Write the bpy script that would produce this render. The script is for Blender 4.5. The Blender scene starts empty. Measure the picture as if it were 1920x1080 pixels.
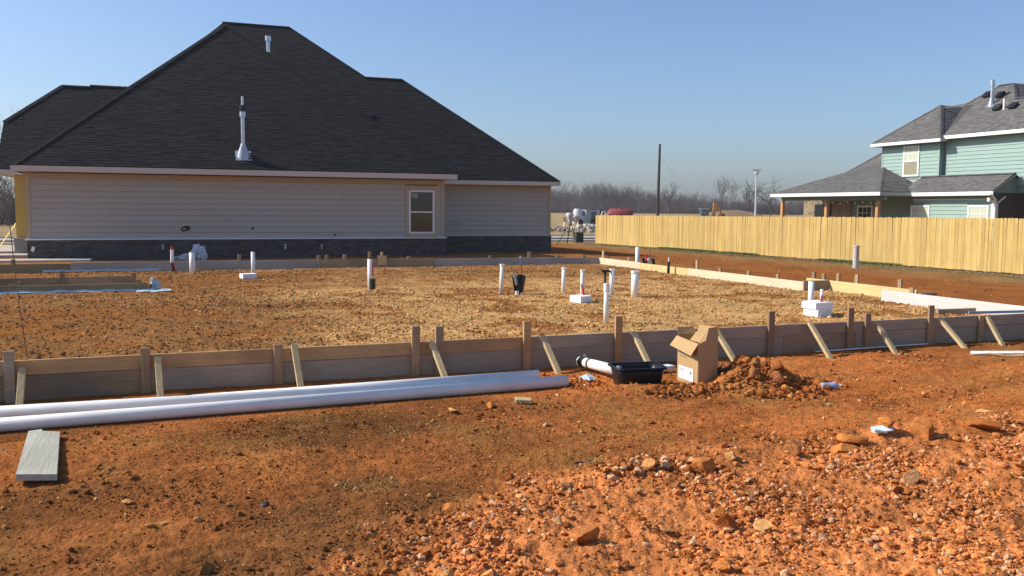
import bpy, bmesh, math, random
import numpy as np
from mathutils import Vector, Matrix, Euler
R = math.radians
rnd = random.Random(7)
S = bpy.context.scene
COL = S.collection

# ------------------------------------------------------------------ camera, sky, sun, exposure
EYE = 1.70
YAW, PITCH, ROLL = R(21.0), math.atan(148 / 1700.0), R(0.42)
fw = Vector((math.sin(YAW) * math.cos(PITCH), math.cos(YAW) * math.cos(PITCH), -math.sin(PITCH)))
r0 = Vector((math.cos(YAW), -math.sin(YAW), 0)); u0 = r0.cross(fw)
rt = math.cos(ROLL) * r0 + math.sin(ROLL) * u0
up = -math.sin(ROLL) * r0 + math.cos(ROLL) * u0
cd = bpy.data.cameras.new("camera"); cam = bpy.data.objects.new("camera", cd); COL.objects.link(cam)
cam.matrix_world = Matrix(((rt.x, up.x, -fw.x, 0), (rt.y, up.y, -fw.y, 0), (rt.z, up.z, -fw.z, EYE), (0, 0, 0, 1)))
cd.sensor_fit = 'HORIZONTAL'; cd.sensor_width = 36.0; cd.lens = 36.0 * 1700 / 1920
cd.clip_start = 0.05; cd.clip_end = 8000
S.camera = cam

SUN = Vector((-1.0, 0.48, 0.0)).normalized()          # horizontal bearing towards the sun
ELEV = R(36.5)
sun_to = Vector((SUN.x * math.cos(ELEV), SUN.y * math.cos(ELEV), math.sin(ELEV)))
W = bpy.data.worlds.new("World"); S.world = W; W.use_nodes = True
nt = W.node_tree; nt.nodes.clear()
sky = nt.nodes.new("ShaderNodeTexSky"); sky.sky_type = 'NISHITA'; sky.sun_disc = False
sky.sun_elevation = ELEV; sky.sun_rotation = math.atan2(sun_to.x, sun_to.y)
sky.altitude = 300; sky.air_density = 1.0; sky.dust_density = 2.0; sky.ozone_density = 4.0
bg = nt.nodes.new("ShaderNodeBackground"); bg.inputs[1].default_value = 0.120
wo = nt.nodes.new("ShaderNodeOutputWorld")
tint = nt.nodes.new("ShaderNodeMix"); tint.data_type = 'RGBA'; tint.blend_type = 'MULTIPLY'; tint.inputs["Factor"].default_value = 1
tint.inputs["B"].default_value = (.95, 1.0, 1.10, 1)        # the camera's white balance
nt.links.new(sky.outputs[0], tint.inputs["A"]); nt.links.new(tint.outputs["Result"], bg.inputs[0]); nt.links.new(bg.outputs[0], wo.inputs[0])
ld = bpy.data.lights.new("sun", 'SUN'); ld.energy = 4.4; ld.angle = R(0.53); ld.color = (1.0, 0.93, 0.82)
sl = bpy.data.objects.new("sun", ld); COL.objects.link(sl)
sl.rotation_euler = sun_to.to_track_quat('Z', 'Y').to_euler(); sl.location = (-60, 20, 60)
S.view_settings.view_transform = 'Standard'; S.view_settings.look = 'None'
S.view_settings.exposure = 0.30; S.view_settings.gamma = 1.0; S.view_settings.use_curve_mapping = False
S.render.engine = 'CYCLES'
try:
    S.cycles.use_denoising = True
    S.cycles.max_bounces = 6; S.cycles.diffuse_bounces = 3; S.cycles.volume_bounces = 0
except Exception:
    pass

# ------------------------------------------------------------------ material helpers
def mat(name, color, rough=0.8, var=0.12, scale=6.0, bump=0.0, bscale=40.0, spec=0.3, metal=0.0, objvar=0.0,
        stretch=(1, 1, 1), attr=None, dark=None, dscale=2.0, damt=0.0, island=0.0):
    m = bpy.data.materials.new(name); m.use_nodes = True
    n, L = m.node_tree.nodes, m.node_tree.links
    b = n["Principled BSDF"]
    b.inputs["Roughness"].default_value = rough; b.inputs["Metallic"].default_value = metal
    b.inputs["Specular IOR Level"].default_value = spec
    tc = n.new("ShaderNodeTexCoord"); mp = n.new("ShaderNodeMapping"); mp.inputs["Scale"].default_value = stretch
    L.new(tc.outputs["Object"], mp.inputs["Vector"])
    if attr:
        a = n.new("ShaderNodeAttribute"); a.attribute_name = attr; src = a.outputs["Color"]
    else:
        a = n.new("ShaderNodeRGB"); a.outputs[0].default_value = (*color, 1); src = a.outputs[0]
    if dark is not None:
        nz = n.new("ShaderNodeTexNoise"); nz.inputs["Scale"].default_value = dscale; nz.inputs["Detail"].default_value = 6
        L.new(mp.outputs[0], nz.inputs["Vector"])
        rp = n.new("ShaderNodeMapRange"); rp.inputs[1].default_value = 0.42; rp.inputs[2].default_value = 0.68
        rp.inputs[3].default_value = 0; rp.inputs[4].default_value = damt
        L.new(nz.outputs[0], rp.inputs[0])
        mx = n.new("ShaderNodeMix"); mx.data_type = 'RGBA'; mx.inputs["B"].default_value = (*dark, 1)
        L.new(rp.outputs[0], mx.inputs["Factor"]); L.new(src, mx.inputs["A"]); src = mx.outputs["Result"]
    fac = None
    if var:
        nz = n.new("ShaderNodeTexNoise"); nz.inputs["Scale"].default_value = scale; nz.inputs["Detail"].default_value = 7
        nz.inputs["Roughness"].default_value = 0.65
        L.new(mp.outputs[0], nz.inputs["Vector"])
        rp = n.new("ShaderNodeMapRange"); rp.inputs[1].default_value = 0.25; rp.inputs[2].default_value = 0.75
        rp.inputs[3].default_value = 1 - var; rp.inputs[4].default_value = 1 + var
        L.new(nz.outputs[0], rp.inputs[0]); fac = rp.outputs[0]
    def times(f, o):
        if f is None: return o
        k = n.new("ShaderNodeMath"); k.operation = 'MULTIPLY'; L.new(f, k.inputs[0]); L.new(o, k.inputs[1]); return k.outputs[0]
    if objvar:
        oi = n.new("ShaderNodeObjectInfo"); rp = n.new("ShaderNodeMapRange")
        rp.inputs[3].default_value = 1 - objvar; rp.inputs[4].default_value = 1 + objvar
        L.new(oi.outputs["Random"], rp.inputs[0]); fac = times(fac, rp.outputs[0])
    if island:
        gi = n.new("ShaderNodeNewGeometry"); rp = n.new("ShaderNodeMapRange")
        rp.inputs[3].default_value = 1 - island; rp.inputs[4].default_value = 1 + island
        L.new(gi.outputs["Random Per Island"], rp.inputs[0]); fac = times(fac, rp.outputs[0])
    if fac is not None:
        vm = n.new("ShaderNodeVectorMath"); vm.operation = 'SCALE'
        L.new(src, vm.inputs[0]); L.new(fac, vm.inputs["Scale"]); src = vm.outputs[0]
    L.new(src, b.inputs["Base Color"])
    if bump:
        nz = n.new("ShaderNodeTexNoise"); nz.inputs["Scale"].default_value = bscale; nz.inputs["Detail"].default_value = 8
        L.new(mp.outputs[0], nz.inputs["Vector"])
        bp = n.new("ShaderNodeBump"); bp.inputs["Strength"].default_value = bump; bp.inputs["Distance"].default_value = 0.02
        L.new(nz.outputs[0], bp.inputs["Height"]); L.new(bp.outputs[0], b.inputs["Normal"])
    return m

def wood(name, color, axis='x', var=0.22, objvar=0.16, dark=None, damt=0.5, dscale=1.6, rough=0.85):
    s = {'x': (0.05, 1, 1), 'y': (1, 0.05, 1), 'z': (1, 1, 0.05)}[axis]
    m = mat(name, color, rough, var, 38, 0.25, 60, 0.2, 0, objvar, s)
    if dark is not None:
        n, L = m.node_tree.nodes, m.node_tree.links
        b = n["Principled BSDF"]; src = b.inputs["Base Color"].links[0].from_socket
        tc = n.new("ShaderNodeTexCoord"); oi = n.new("ShaderNodeObjectInfo"); ad = n.new("ShaderNodeVectorMath")
        k = n.new("ShaderNodeMath"); k.operation = 'MULTIPLY'; k.inputs[1].default_value = 37
        L.new(oi.outputs["Random"], k.inputs[0]); L.new(tc.outputs["Object"], ad.inputs[0]); L.new(k.outputs[0], ad.inputs[1])
        nz = n.new("ShaderNodeTexNoise"); nz.inputs["Scale"].default_value = dscale; nz.inputs["Detail"].default_value = 6
        L.new(ad.outputs[0], nz.inputs["Vector"])
        rp = n.new("ShaderNodeMapRange"); rp.inputs[1].default_value = 0.4; rp.inputs[2].default_value = 0.65; rp.inputs[4].default_value = damt
        L.new(nz.outputs[0], rp.inputs[0])
        mx = n.new("ShaderNodeMix"); mx.data_type = 'RGBA'; mx.inputs["B"].default_value = (*dark, 1)
        L.new(rp.outputs[0], mx.inputs["Factor"]); L.new(src, mx.inputs["A"]); L.new(mx.outputs["Result"], b.inputs["Base Color"])
    return m

# ------------------------------------------------------------------ mesh helpers
class MB:
    def __init__(s): s.v, s.f, s.smooth, s.col = [], [], [], None
    def add(s, vs, fs, smooth=False):
        k = len(s.v); s.v += [tuple(p) for p in vs]; s.f += [tuple(i + k for i in f) for f in fs]; s.smooth += [smooth] * len(fs); return s
    def box(s, c, d, rot=None, cut=0.0):
        hx, hy, hz = d[0] / 2, d[1] / 2, d[2] / 2
        if cut > 0:
            bm = bmesh.new(); bmesh.ops.create_cube(bm, size=1)
            for v in bm.verts: v.co = Vector((v.co.x * d[0], v.co.y * d[1], v.co.z * d[2]))
            bmesh.ops.bevel(bm, geom=bm.edges[:], offset=cut, segments=1, affect='EDGES')
            vs = [v.co.copy() for v in bm.verts]; bm.verts.index_update(); fs = [[v.index for v in f.verts] for f in bm.faces]; bm.free()
        else:
            vs = [Vector((x * hx, y * hy, z * hz)) for x, y, z in ((-1, -1, -1), (1, -1, -1), (1, 1, -1), (-1, 1, -1), (-1, -1, 1), (1, -1, 1), (1, 1, 1), (-1, 1, 1))]
            fs = [(0, 3, 2, 1), (4, 5, 6, 7), (0, 1, 5, 4), (1, 2, 6, 5), (2, 3, 7, 6), (3, 0, 4, 7)]
        if rot is not None: vs = [rot @ v for v in vs]
        return s.add([v + Vector(c) for v in vs], fs)
    def span(s, a, b, cut=0.0):
        return s.box([(a[i] + b[i]) / 2 for i in range(3)], [abs(b[i] - a[i]) for i in range(3)], None, cut)
    def beam(s, a, b, w, h, upv=(0, 0, 1), cut=0.0):
        a, b = Vector(a), Vector(b); z = (b - a); l = z.length; z.normalize()
        x = Vector(upv).cross(z)
        if x.length < 1e-4: x = Vector((1, 0, 0))
        x.normalize(); y = z.cross(x)
        return s.box((a + b) / 2, (w, h, l), Matrix((x, y, z)).transposed(), cut)
    def tube(s, pts, r, n=10, cap=True, smooth=True, hollow=0.0):
        pts = [Vector(p) for p in pts]; rs = r if isinstance(r, (list, tuple)) else [r] * len(pts)
        ref = None; vs = []; fs = []
        for i, p in enumerate(pts):
            d = (pts[min(i + 1, len(pts) - 1)] - pts[max(i - 1, 0)])
            if d.length < 1e-9: d = Vector((0, 0, 1))
            d.normalize()
            if ref is None: ref = d.orthogonal().normalized()
            x = (ref - d * ref.dot(d)).normalized(); ref = x; y = d.cross(x)
            vs += [p + rs[i] * (math.cos(2 * math.pi * k / n) * x + math.sin(2 * math.pi * k / n) * y) for k in range(n)]
        for i in range(len(pts) - 1):
            fs += [(i * n + k, i * n + (k + 1) % n, (i + 1) * n + (k + 1) % n, (i + 1) * n + k) for k in range(n)]
        s.add(vs, fs, smooth)
        if cap: s.add(vs[:n], [tuple(range(n - 1, -1, -1))]); s.add(vs[-n:], [tuple(range(n))])
        return s
    def pipe(s, a, b, r, wall=0.006, n=20):                # an open pipe with a wall
        a, b = Vector(a), Vector(b); d = (b - a).normalized()
        return s.tube([b - d * min(0.4, (b - a).length * .6), b, b, a, a, a + d * min(0.4, (b - a).length * .6)], [r - wall, r - wall, r, r, r - wall, r - wall], n, False)
    def poly(s, pts): return s.add(pts, [tuple(range(len(pts)))])
    def prism(s, pts, d):
        n = len(pts); d = Vector(d); q = [Vector(p) + d for p in pts]
        return s.add(list(pts) + q, [tuple(range(n - 1, -1, -1)), tuple(range(n, 2 * n))] + [(i, (i + 1) % n, (i + 1) % n + n, i + n) for i in range(n)])
    def mesh(s, name, org=(0, 0, 0)):
        me = bpy.data.meshes.new(name); o = Vector(org)
        me.from_pydata([tuple(Vector(p) - o) for p in s.v], [], s.f)
        me.polygons.foreach_set("use_smooth", s.smooth)
        if s.col is not None:
            ca = me.color_attributes.new("col", 'FLOAT_COLOR', 'POINT')
            ca.data.foreach_set("color", np.asarray(s.col, np.float32).ravel())
        bm = bmesh.new(); bm.from_mesh(me); bmesh.ops.recalc_face_normals(bm, faces=bm.faces); bm.to_mesh(me); bm.free()
        me.update(); return me
    def build(s, name, m, parent=None, kind=None):
        me = s.mesh(name, ORG.get(parent, (0, 0, 0))); me.materials.append(m)
        return link(name, me, parent, kind)
ORG = {}
def link(name, me, parent=None, kind=None, loc=None, rot=None):
    o = bpy.data.objects.new(name, me); COL.objects.link(o)
    if parent is not None:
        o.parent = parent; ORG[o] = ORG.get(parent, (0, 0, 0))
    if kind: o['kind'] = kind
    if loc is not None:
        o.location = Vector(loc) - Vector(ORG.get(parent, (0, 0, 0))) if parent is not None else loc
    if rot is not None: o.rotation_euler = rot
    return o
def thing(name, loc, label, cat, group=None):
    o = bpy.data.objects.new(name, None); COL.objects.link(o); o.location = loc; o.empty_display_size = 0.1
    ORG[o] = tuple(loc); return tag(o, label, cat, group)
def tag(o, label, cat, group=None):
    o['label'] = label; o['category'] = cat
    if group: o['group'] = group
    return o
def single(name, mb, m, label, cat, group=None):           # a thing that is one mesh: origin at its base
    zs = [p[2] for p in mb.v]; xs = [p[0] for p in mb.v]; ys = [p[1] for p in mb.v]
    org = ((min(xs) + max(xs)) / 2, (min(ys) + max(ys)) / 2, min(zs))
    me = mb.mesh(name, org); me.materials.append(m); o = link(name, me); o.location = org
    return tag(o, label, cat, group)

# ------------------------------------------------------------------ noise
def hash2(ix, iy, seed):
    h = (ix.astype(np.int64) * 374761393 + iy.astype(np.int64) * 668265263 + seed * 982451653) & 0xffffffff
    h = ((h ^ (h >> 13)) * 1274126177) & 0xffffffff
    return ((h ^ (h >> 16)) & 0xffff) / 65535.0
def vnoise(x, y, seed=0):
    ix, iy = np.floor(x), np.floor(y); fx, fy = x - ix, y - iy
    fx = fx * fx * (3 - 2 * fx); fy = fy * fy * (3 - 2 * fy)
    a, b = hash2(ix, iy, seed), hash2(ix + 1, iy, seed); c, d = hash2(ix, iy + 1, seed), hash2(ix + 1, iy + 1, seed)
    return (a * (1 - fx) + b * fx) * (1 - fy) + (c * (1 - fx) + d * fx) * fy - 0.5
def fbm(x, y, f, o=4, seed=0, g=0.5):
    s = np.zeros_like(x); a = 1.0
    for i in range(o): s += a * vnoise(x * f + 17.3 * i, y * f - 9.1 * i, seed + i); f *= 2.03; a *= g
    return s
def ss(a, b, x):
    t = np.clip((x - a) / (b - a), 0, 1); return t * t * (3 - 2 * t)

# ------------------------------------------------------------------ terrain
PX1 = 11.90; PY0, PY1 = 9.44, 23.90
def pad_mask(x, y):
    edge = np.where((y > 12.7) & (y < 14.75), 12.36, PX1 - .03)
    return ss(PY0, PY0 + .10, y) * (1 - ss(PY1 - .12, PY1 - .03, y)) * (1 - ss(edge - .07, edge + .05, x)) * ss(-9.2, -9.0, x)
def rubble_mask(x, y):
    n = fbm(x, y, 1.3, 3, 5)
    e = np.interp(x, [-2, 0.3, 0.9, 1.9, 2.7, 4.2, 6.0, 9], [2.2, 3.6, 4.4, 5.2, 5.6, 5.65, 5.7, 6.0])
    return ss(-.25, .45, e - y + n * .9)
def heap_mask(x, y):
    a = np.exp(-(((x - 5.62) / .42) ** 2 + ((y - 7.72) / .30) ** 2))
    b = np.exp(-(((x - 4.35) / .75) ** 2 + ((y - 7.80) / .22) ** 2))
    return a, b
def height(x, y):
    near = -.10 + .05 * ss(5.5, 2.5, y) * 0
    right = np.interp(x, [11.9, 17, 26.4, 45], [-.10, -.20, -.36, -.46]) - .005 * np.clip(y - 22, 0, 31)
    z = np.where(x > 12.0, right + (near - right) * (1 - ss(12, 12.8, x)), near)
    back = np.interp(y, [23.9, 27, 34, 50, 62], [-.12, -.14, -.14, -.28, -.50])
    z = z + (np.where(x > 17, right, back) - z) * ss(23.5, 24.3, y) * (1 - ss(15, 21, x))
    far = np.interp(y * .85 + np.abs(x) * .35, [0, 60, 80, 150, 300, 420, 3000], [-.5, -.5, -.5, .1, 1.1, 1.2, 1.2])
    rr = np.hypot(x, y); z = z + (far - z) * ss(50, 64, rr)
    z = np.where(y < 0, -.1, z)
    pm = pad_mask(x, y)
    z = z + (.13 - z) * pm
    tr = ss(18.24, 18.3, y) * (1 - ss(20.05, 20.15, y)) * (1 - ss(-.55, -.45, x)) * pm   # trench between the inner boards
    z = z - .22 * tr
    rb = rubble_mask(x, y) * (1 - pm) * (y < 9.3)
    d = 1 / (1 + (rr / 22) ** 2)
    amp = .013 + .020 * rb + .006 * pm
    flat = np.where(pm > .5, .55, 1.0)
    ridge = .5 - np.abs(fbm(x, y, 9.0, 3, 35, .55))
    z = z + d * (ridge - .35) * (.014 + .012 * rb) * (1 - pm) * (.4 + 1.2 * ss(-.15, .25, fbm(x, y, 1.1, 3, 37)))
    z = z + d * (fbm(x, y, .7, 3, 11) * .045 * flat + fbm(x, y, 4.0, 4, 21, .6) * amp * 1.2 + fbm(x, y, 19.0, 3, 31, .6) * amp * .8)
    tx, ty = x * .97 + y * .25, -x * .25 + y * .97                                     # scraped streaks
    z = z + d * (fbm(tx * .35, ty * 5, 1.0, 3, 41) * .020 + fbm(tx * .8, ty * 13, 1.0, 2, 43) * .012) * (1 - rb) * (1 - pm) * (y < 9.3)
    a, b = heap_mask(x, y)
    z = z + (a * .28 + b * .06) * (1 + .5 * fbm(x, y, 6, 3, 51)) * (y < 9.2)
    z = z - .06 * np.exp(-(((x - 5.25) / .35) ** 2 + ((y - 7.95) / .2) ** 2))
    z = z + .05 * ss(5.3, 5.6, y) * (1 - ss(5.7, 6.1, y)) * ss(2.6, 3.6, x) * (1 + fbm(x, y, 5, 2, 61)) * (x < 8)
    strip = ss(7.75, 8.0, y) * (1 - ss(9.0, 9.35, y)) * (x < 3.7)                     # trodden flat under the long pipes
    z = z + (-.105 - z) * strip * .85
    return z
def hgt(x, y): return float(height(np.array([float(x)]), np.array([float(y)]))[0])
def lerp3(a, b, t): return a + (np.asarray(b) - a) * t[..., None]
def soil(x, y):
    sh = x.shape; c = np.broadcast_to(np.array([.38, .125, .035]), sh + (3,)).copy()
    n1, n2, n3 = fbm(x, y, .55, 4, 71), fbm(x, y, 1.9, 4, 81), fbm(x, y, .23, 3, 91)
    rb = rubble_mask(x, y); pm = pad_mask(x, y)
    brown = np.clip(ss(3.0, .6, x) * 1.05 * (.30 + .70 * ss(6.8, 5.6, y)) + n1 * 1.3 + .06, 0, 1) * (1 - rb * .7)
    c = lerp3(c, [.160, .066, .023], brown)
    c = lerp3(c, [.485, .178, .058], rb * .75)
    olive = ss(.12, .34, n2 + n1 * .4) * (1 - rb) * .38
    c = lerp3(c, [.19, .10, .030], olive)
    # gravel fill inside the formwork
    tan = np.clip(ss(.2, 3.8, x + n1 * 3.0) * (1 - .75 * ss(16.2, 19.5, y + n1 * 3 - .12 * x)) + n2 * .5, 0, 1)
    p = lerp3(np.broadcast_to(np.array([.225, .105, .038]), sh + (3,)), [.485, .285, .112], tan)
    p = lerp3(p, [.20, .077, .022], ss(.08, .36, n2 - n1 * .4) * .85)
    c = lerp3(c, p, pm)
    out = ss(12.0, 12.6, x)
    c = lerp3(c, [.25, .090, .026], out * (1 - pm))
    dry = ss(20.0, 25.0, x + n1 * 3)
    c = lerp3(c, [.235, .15, .058], dry * .8)
    bk = ss(23.9, 24.2, y) * (1 - ss(15, 20, x))
    c = lerp3(c, [.26, .115, .038], bk)
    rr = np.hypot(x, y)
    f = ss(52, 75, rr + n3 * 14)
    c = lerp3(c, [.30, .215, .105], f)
    st = fbm((x * .97 + y * .25) * .45, (-x * .25 + y * .97) * 6, 1.0, 3, 45) * (1 - pm) * (y < 9.3)
    c = c * (1.14 + .35 * n2[..., None] + .35 * st[..., None]) * np.array([1.0, 1.0, 1.0])
    return np.clip(c, .01, .9)

az = np.concatenate([np.arange(-20, 62, .11), np.linspace(62, 340, 60)[:-1]])
rad = [.3]
while rad[-1] < 2.6: rad.append(rad[-1] * 1.10)
while rad[-1] < 30: rad.append(rad[-1] * 1.0068)
while rad[-1] < 5500: rad.append(rad[-1] * 1.055)
rad = np.array(rad); A, RR = np.meshgrid(np.radians(az), rad)
gx, gy = RR * np.sin(A), RR * np.cos(A); gz = height(gx, gy)
nr, na = gx.shape
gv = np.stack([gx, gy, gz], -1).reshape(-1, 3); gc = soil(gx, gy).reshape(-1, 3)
gv = np.vstack([gv, [[0, 0, -.1]]]); gc = np.vstack([gc, gc[:1]])
ii, jj = np.meshgrid(np.arange(nr - 1), np.arange(na), indexing='ij'); j2 = (jj + 1) % na
q = np.stack([ii * na + jj, ii * na + j2, (ii + 1) * na + j2, (ii + 1) * na + jj], -1).reshape(-1, 4)
tri = np.stack([np.full(na, nr * na), (np.arange(na) + 1) % na, np.arange(na)], -1)
def np_mesh(name, verts, quads=None, tris=None, col=None, smooth=True):
    me = bpy.data.meshes.new(name); nq = 0 if quads is None else len(quads); ntr = 0 if tris is None else len(tris)
    me.vertices.add(len(verts)); me.vertices.foreach_set("co", np.asarray(verts, np.float32).ravel())
    li = np.concatenate(([quads.ravel()] if nq else []) + ([tris.ravel()] if ntr else [])).astype(np.int32)
    me.loops.add(len(li)); me.loops.foreach_set("vertex_index", li)
    st = np.concatenate([np.arange(nq) * 4, nq * 4 + np.arange(ntr) * 3]).astype(np.int32)
    me.polygons.add(nq + ntr); me.polygons.foreach_set("loop_start", st)
    me.polygons.foreach_set("use_smooth", np.full(nq + ntr, smooth))
    if col is not None:
        ca = me.color_attributes.new("col", 'FLOAT_COLOR', 'POINT')
        ca.data.foreach_set("color", np.hstack([col, np.ones((len(col), 1))]).astype(np.float32).ravel())
    me.update(calc_edges=True); me.validate(); return me
M_ground = mat("red_clay_soil", (0, 0, 0), .95, .45, 11, 1.0, 38, 0.0, attr="col")
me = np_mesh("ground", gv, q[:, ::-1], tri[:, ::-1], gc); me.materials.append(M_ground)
link("ground", me, None, "structure")

# ------------------------------------------------------------------ stones and clods
def ico(sub=0):
    bm = bmesh.new(); bmesh.ops.create_icosphere(bm, subdivisions=sub + 1, radius=1)
    v = np.array([x.co for x in bm.verts]); f = np.array([[w.index for w in t.verts] for t in bm.faces]); bm.free(); return v, f
ICO_V, ICO_F = ico(0)
OCT_V = np.array([[1, 0, 0], [-1, 0, 0], [0, 1, 0], [0, -1, 0], [0, 0, 1], [0, 0, -1]], float)
OCT_F = np.array([[0, 2, 4], [2, 1, 4], [1, 3, 4], [3, 0, 4], [2, 0, 5], [1, 2, 5], [3, 1, 5], [0, 3, 5]])
rng = np.random.default_rng(3)
def rot_mats(n):
    qn = rng.normal(size=(n, 4)); qn /= np.linalg.norm(qn, axis=1)[:, None]; w, x, y, z = qn.T
    return np.stack([1 - 2 * (y * y + z * z), 2 * (x * y - z * w), 2 * (x * z + y * w), 2 * (x * y + z * w), 1 - 2 * (x * x + z * z), 2 * (y * z - x * w),
                     2 * (x * z - y * w), 2 * (y * z + x * w), 1 - 2 * (x * x + y * y)], -1).reshape(n, 3, 3)
def stones(name, x, y, r, col, V=ICO_V, F=ICO_F, sink=.25, parent=None, z=None):
    n = len(x); k = len(V)
    jit = V[None] * (1 + rng.uniform(-.38, .38, (n, k, 1))) * rng.uniform(.6, 1.15, (n, 1, 3))
    P = np.einsum('nij,nkj->nki', rot_mats(n), jit); P[..., 2] *= .78
    P *= r[:, None, None]
    zz = height(x, y) if z is None else z
    P += np.stack([x, y, zz + r * (.6 - sink)], -1)[:, None, :]
    F2 = (F[None] + (np.arange(n) * k)[:, None, None]).reshape(-1, 3)
    C = np.repeat(col, k, 0) * rng.uniform(.9, 1.1, (n * k, 1))
    me = np_mesh(name, P.reshape(-1, 3), None, F2, np.clip(C, 0.01, .95), False); me.materials.append(M_stone)
    return link(name, me, parent, "stuff")
M_stone = mat("clay_clods", (0, 0, 0), .95, .25, 40, .5, 120, 0.0, attr="col")
def colour(x, y, pale=.12, spread=.30):
    c = soil(x, y) * rng.uniform(1 - spread, 1 + spread * 1.3, (len(x), 1))
    p = rng.uniform(size=len(x)) < pale
    c[p] = np.array([.58, .31, .115]) * rng.uniform(.7, 1.25, (p.sum(), 1))
    w = rng.uniform(size=len(x)) < pale * .10
    c[w] = np.array([.64, .47, .29]); return c
def scatter(n, x0, x1, y0, y1, keep):
    x, y = rng.uniform(x0, x1, n), rng.uniform(y0, y1, n); k = rng.uniform(size=n) < keep(x, y); return x[k], y[k]
def power(n, lo, hi, p=2.4):
    u = rng.uniform(size=n); a = 1 - p; return (lo ** a + u * (hi ** a - lo ** a)) ** (1 / a)
infront = lambda x, y: (y < 9.30) & (np.hypot(x, y) > 2.2)
def rub_col(x, y):
    c = soil(x, y) * rng.uniform(.55, 1.6, (len(x), 1)); u = rng.uniform(size=len(x))
    c[u < .16] = np.array([.68, .385, .20]) * rng.uniform(.75, 1.15, ((u < .16).sum(), 1)); c[(u > .16) & (u < .30)] = np.array([.30, .088, .020]) * rng.uniform(.7, 1.2, (((u > .16) & (u < .30)).sum(), 1))
    c[u > .996] = [.68, .50, .30]; return c
x, y = scatter(150000, -1.5, 8.5, 2.3, 7.0, lambda x, y: rubble_mask(x, y) * infront(x, y) * (.10 + .90 * ss(-.18, .22, fbm(x, y, 1.5, 4, 101))))
r = power(len(x), .0065, .032, 3.0); stones("clay_rubble", x, y, r, rub_col(x, y), sink=.30)
x, y = scatter(30000, -4.0, 13.5, 3.0, 9.2, lambda x, y: (1 - rubble_mask(x, y)) * infront(x, y) * np.where((y > 7.9) & (x < 3.8), .03, .10 + .80 * ss(.0, .32, fbm(x, y, 1.6, 3, 111))))
r = power(len(x), .007, .030, 3.0); stones("scattered_pebbles", x, y, r, colour(x, y, .14, .42))
x, y = scatter(70000, -3.2, 9.5, 2.6, 8.2, lambda x, y: (1 - .8 * rubble_mask(x, y)) * infront(x, y) * (.25 + .75 * ss(-.1, .25, fbm(x, y, 2.6, 4, 115))))
r = power(len(x), .004, .010, 2.5); stones("soil_grit", x, y, r, colour(x, y, .12, .45), OCT_V, OCT_F, .1)
x, y = scatter(60000, -4.5, 12.3, 9.55, 17.0, lambda x, y: (pad_mask(x, y) > .9) * (.40 + .60 * ss(-.25, .2, fbm(x, y, 1.7, 3, 121))) * np.clip(.55 + .2 * x, .45, 1))
r = power(len(x), .009, .034, 2.7); stones("gravel_fill", x, y, r, colour(x, y, .24, .42), OCT_V, OCT_F, .35)
x, y = scatter(30000, -6.5, 12.3, 17.0, 23.8, lambda x, y: (pad_mask(x, y) > .9) * (.25 + .7 * ss(-.2, .25, fbm(x, y, 1.3, 3, 131))))
r = power(len(x), .010, .036, 2.7); stones("gravel_fill", x, y, r, colour(x, y, .16, .40), OCT_V, OCT_F, .4)
x, y = scatter(9000, 12.1, 25.5, 8.0, 34.0, lambda x, y: .25 + .6 * ss(0, .3, fbm(x, y, .8, 3, 141)))
r = power(len(x), .010, .05, 2.8); stones("soil_crumbs", x, y, r, colour(x, y, .06, .3), OCT_V, OCT_F, .4)
# the dug heap beside the carton and the crumbs round the mixing tub
t = rng.normal(size=(1500, 2)) * [.33, .22] + [5.70, 7.68]; x, y = t.T
k = ~((x < 5.42) & (y > 7.62) & (y < 8.1)); x, y = x[k], y[k]
r = power(len(x), .012, .055, 2.6); c = colour(x, y, .06, .35) * np.array([.92, .88, .85]); stones("dug_soil", x, y, r, c, sink=.05)
t = rng.normal(size=(700, 2)) * [.20, .08] + [4.78, 7.58]; x, y = t.T; k = y < 7.80; x, y = x[k], y[k]
r = power(len(x), .008, .045, 2.6); stones("dug_soil", x, y, r, colour(x, y, .10, .35), sink=.15)
t = rng.normal(size=(420, 2)) * [.20, .20] + [3.98, 8.42]; x, y = t.T; k = (x > 3.78) & (x < 4.2); x, y = x[k], y[k]
r = power(len(x), .008, .04, 2.6); stones("dug_soil", x, y, r, colour(x, y, .06, .3), sink=.1)

t = rng.uniform(size=2600); x = 2.7 + 4.4 * t; y = 5.47 + rng.normal(size=2600) * .10 + .05 * np.sin(x * 4); k = fbm(x, y, 1.4, 3, 151) > -.06; x, y = x[k], y[k]
r = power(len(x), .009, .045, 2.7); stones("clay_rubble", x, y, r, rub_col(x, y), sink=.15)
# single clods that stand out
CV, CF = ico(2)
def clod(px, py, r, tone, label, seed, sx=1.0, sz=.8, group=None, name="clay_clod"):
    rg = np.random.default_rng(seed); P = CV.copy()
    for k in range(9):
        d = rg.normal(size=3); d /= np.linalg.norm(d); h = rg.uniform(.30, .75)
        s = P @ d; P = P - np.clip(s - h, 0, 9)[:, None] * d
    P *= 1.25; P += .07 * np.stack([fbm(P[:, 0] + 3 * i + seed, P[:, 1] + P[:, 2] * 1.7, 2.4, 3, seed + i) for i in range(3)], -1)
    P *= [r * sx, r, r * sz]; z = hgt(px, py)
    col = np.clip(np.asarray(tone) * (1 + .5 * fbm(P[:, 0] / r * 2 + seed, P[:, 1] / r * 2 + P[:, 2] / r, 1.5, 3, seed)[:, None]), .02, .9)
    me = np_mesh(name, P, None, CF, col, False); me.materials.append(M_stone)
    o = link(name, me); o.location = (px, py, z + r * sz * .55); o.rotation_euler = (0, 0, rg.uniform(0, 6)); return tag(o, label, "clod", group)
OR, BR, CR = (.52, .19, .048), (.38, .13, .036), (.62, .32, .115)
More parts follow.
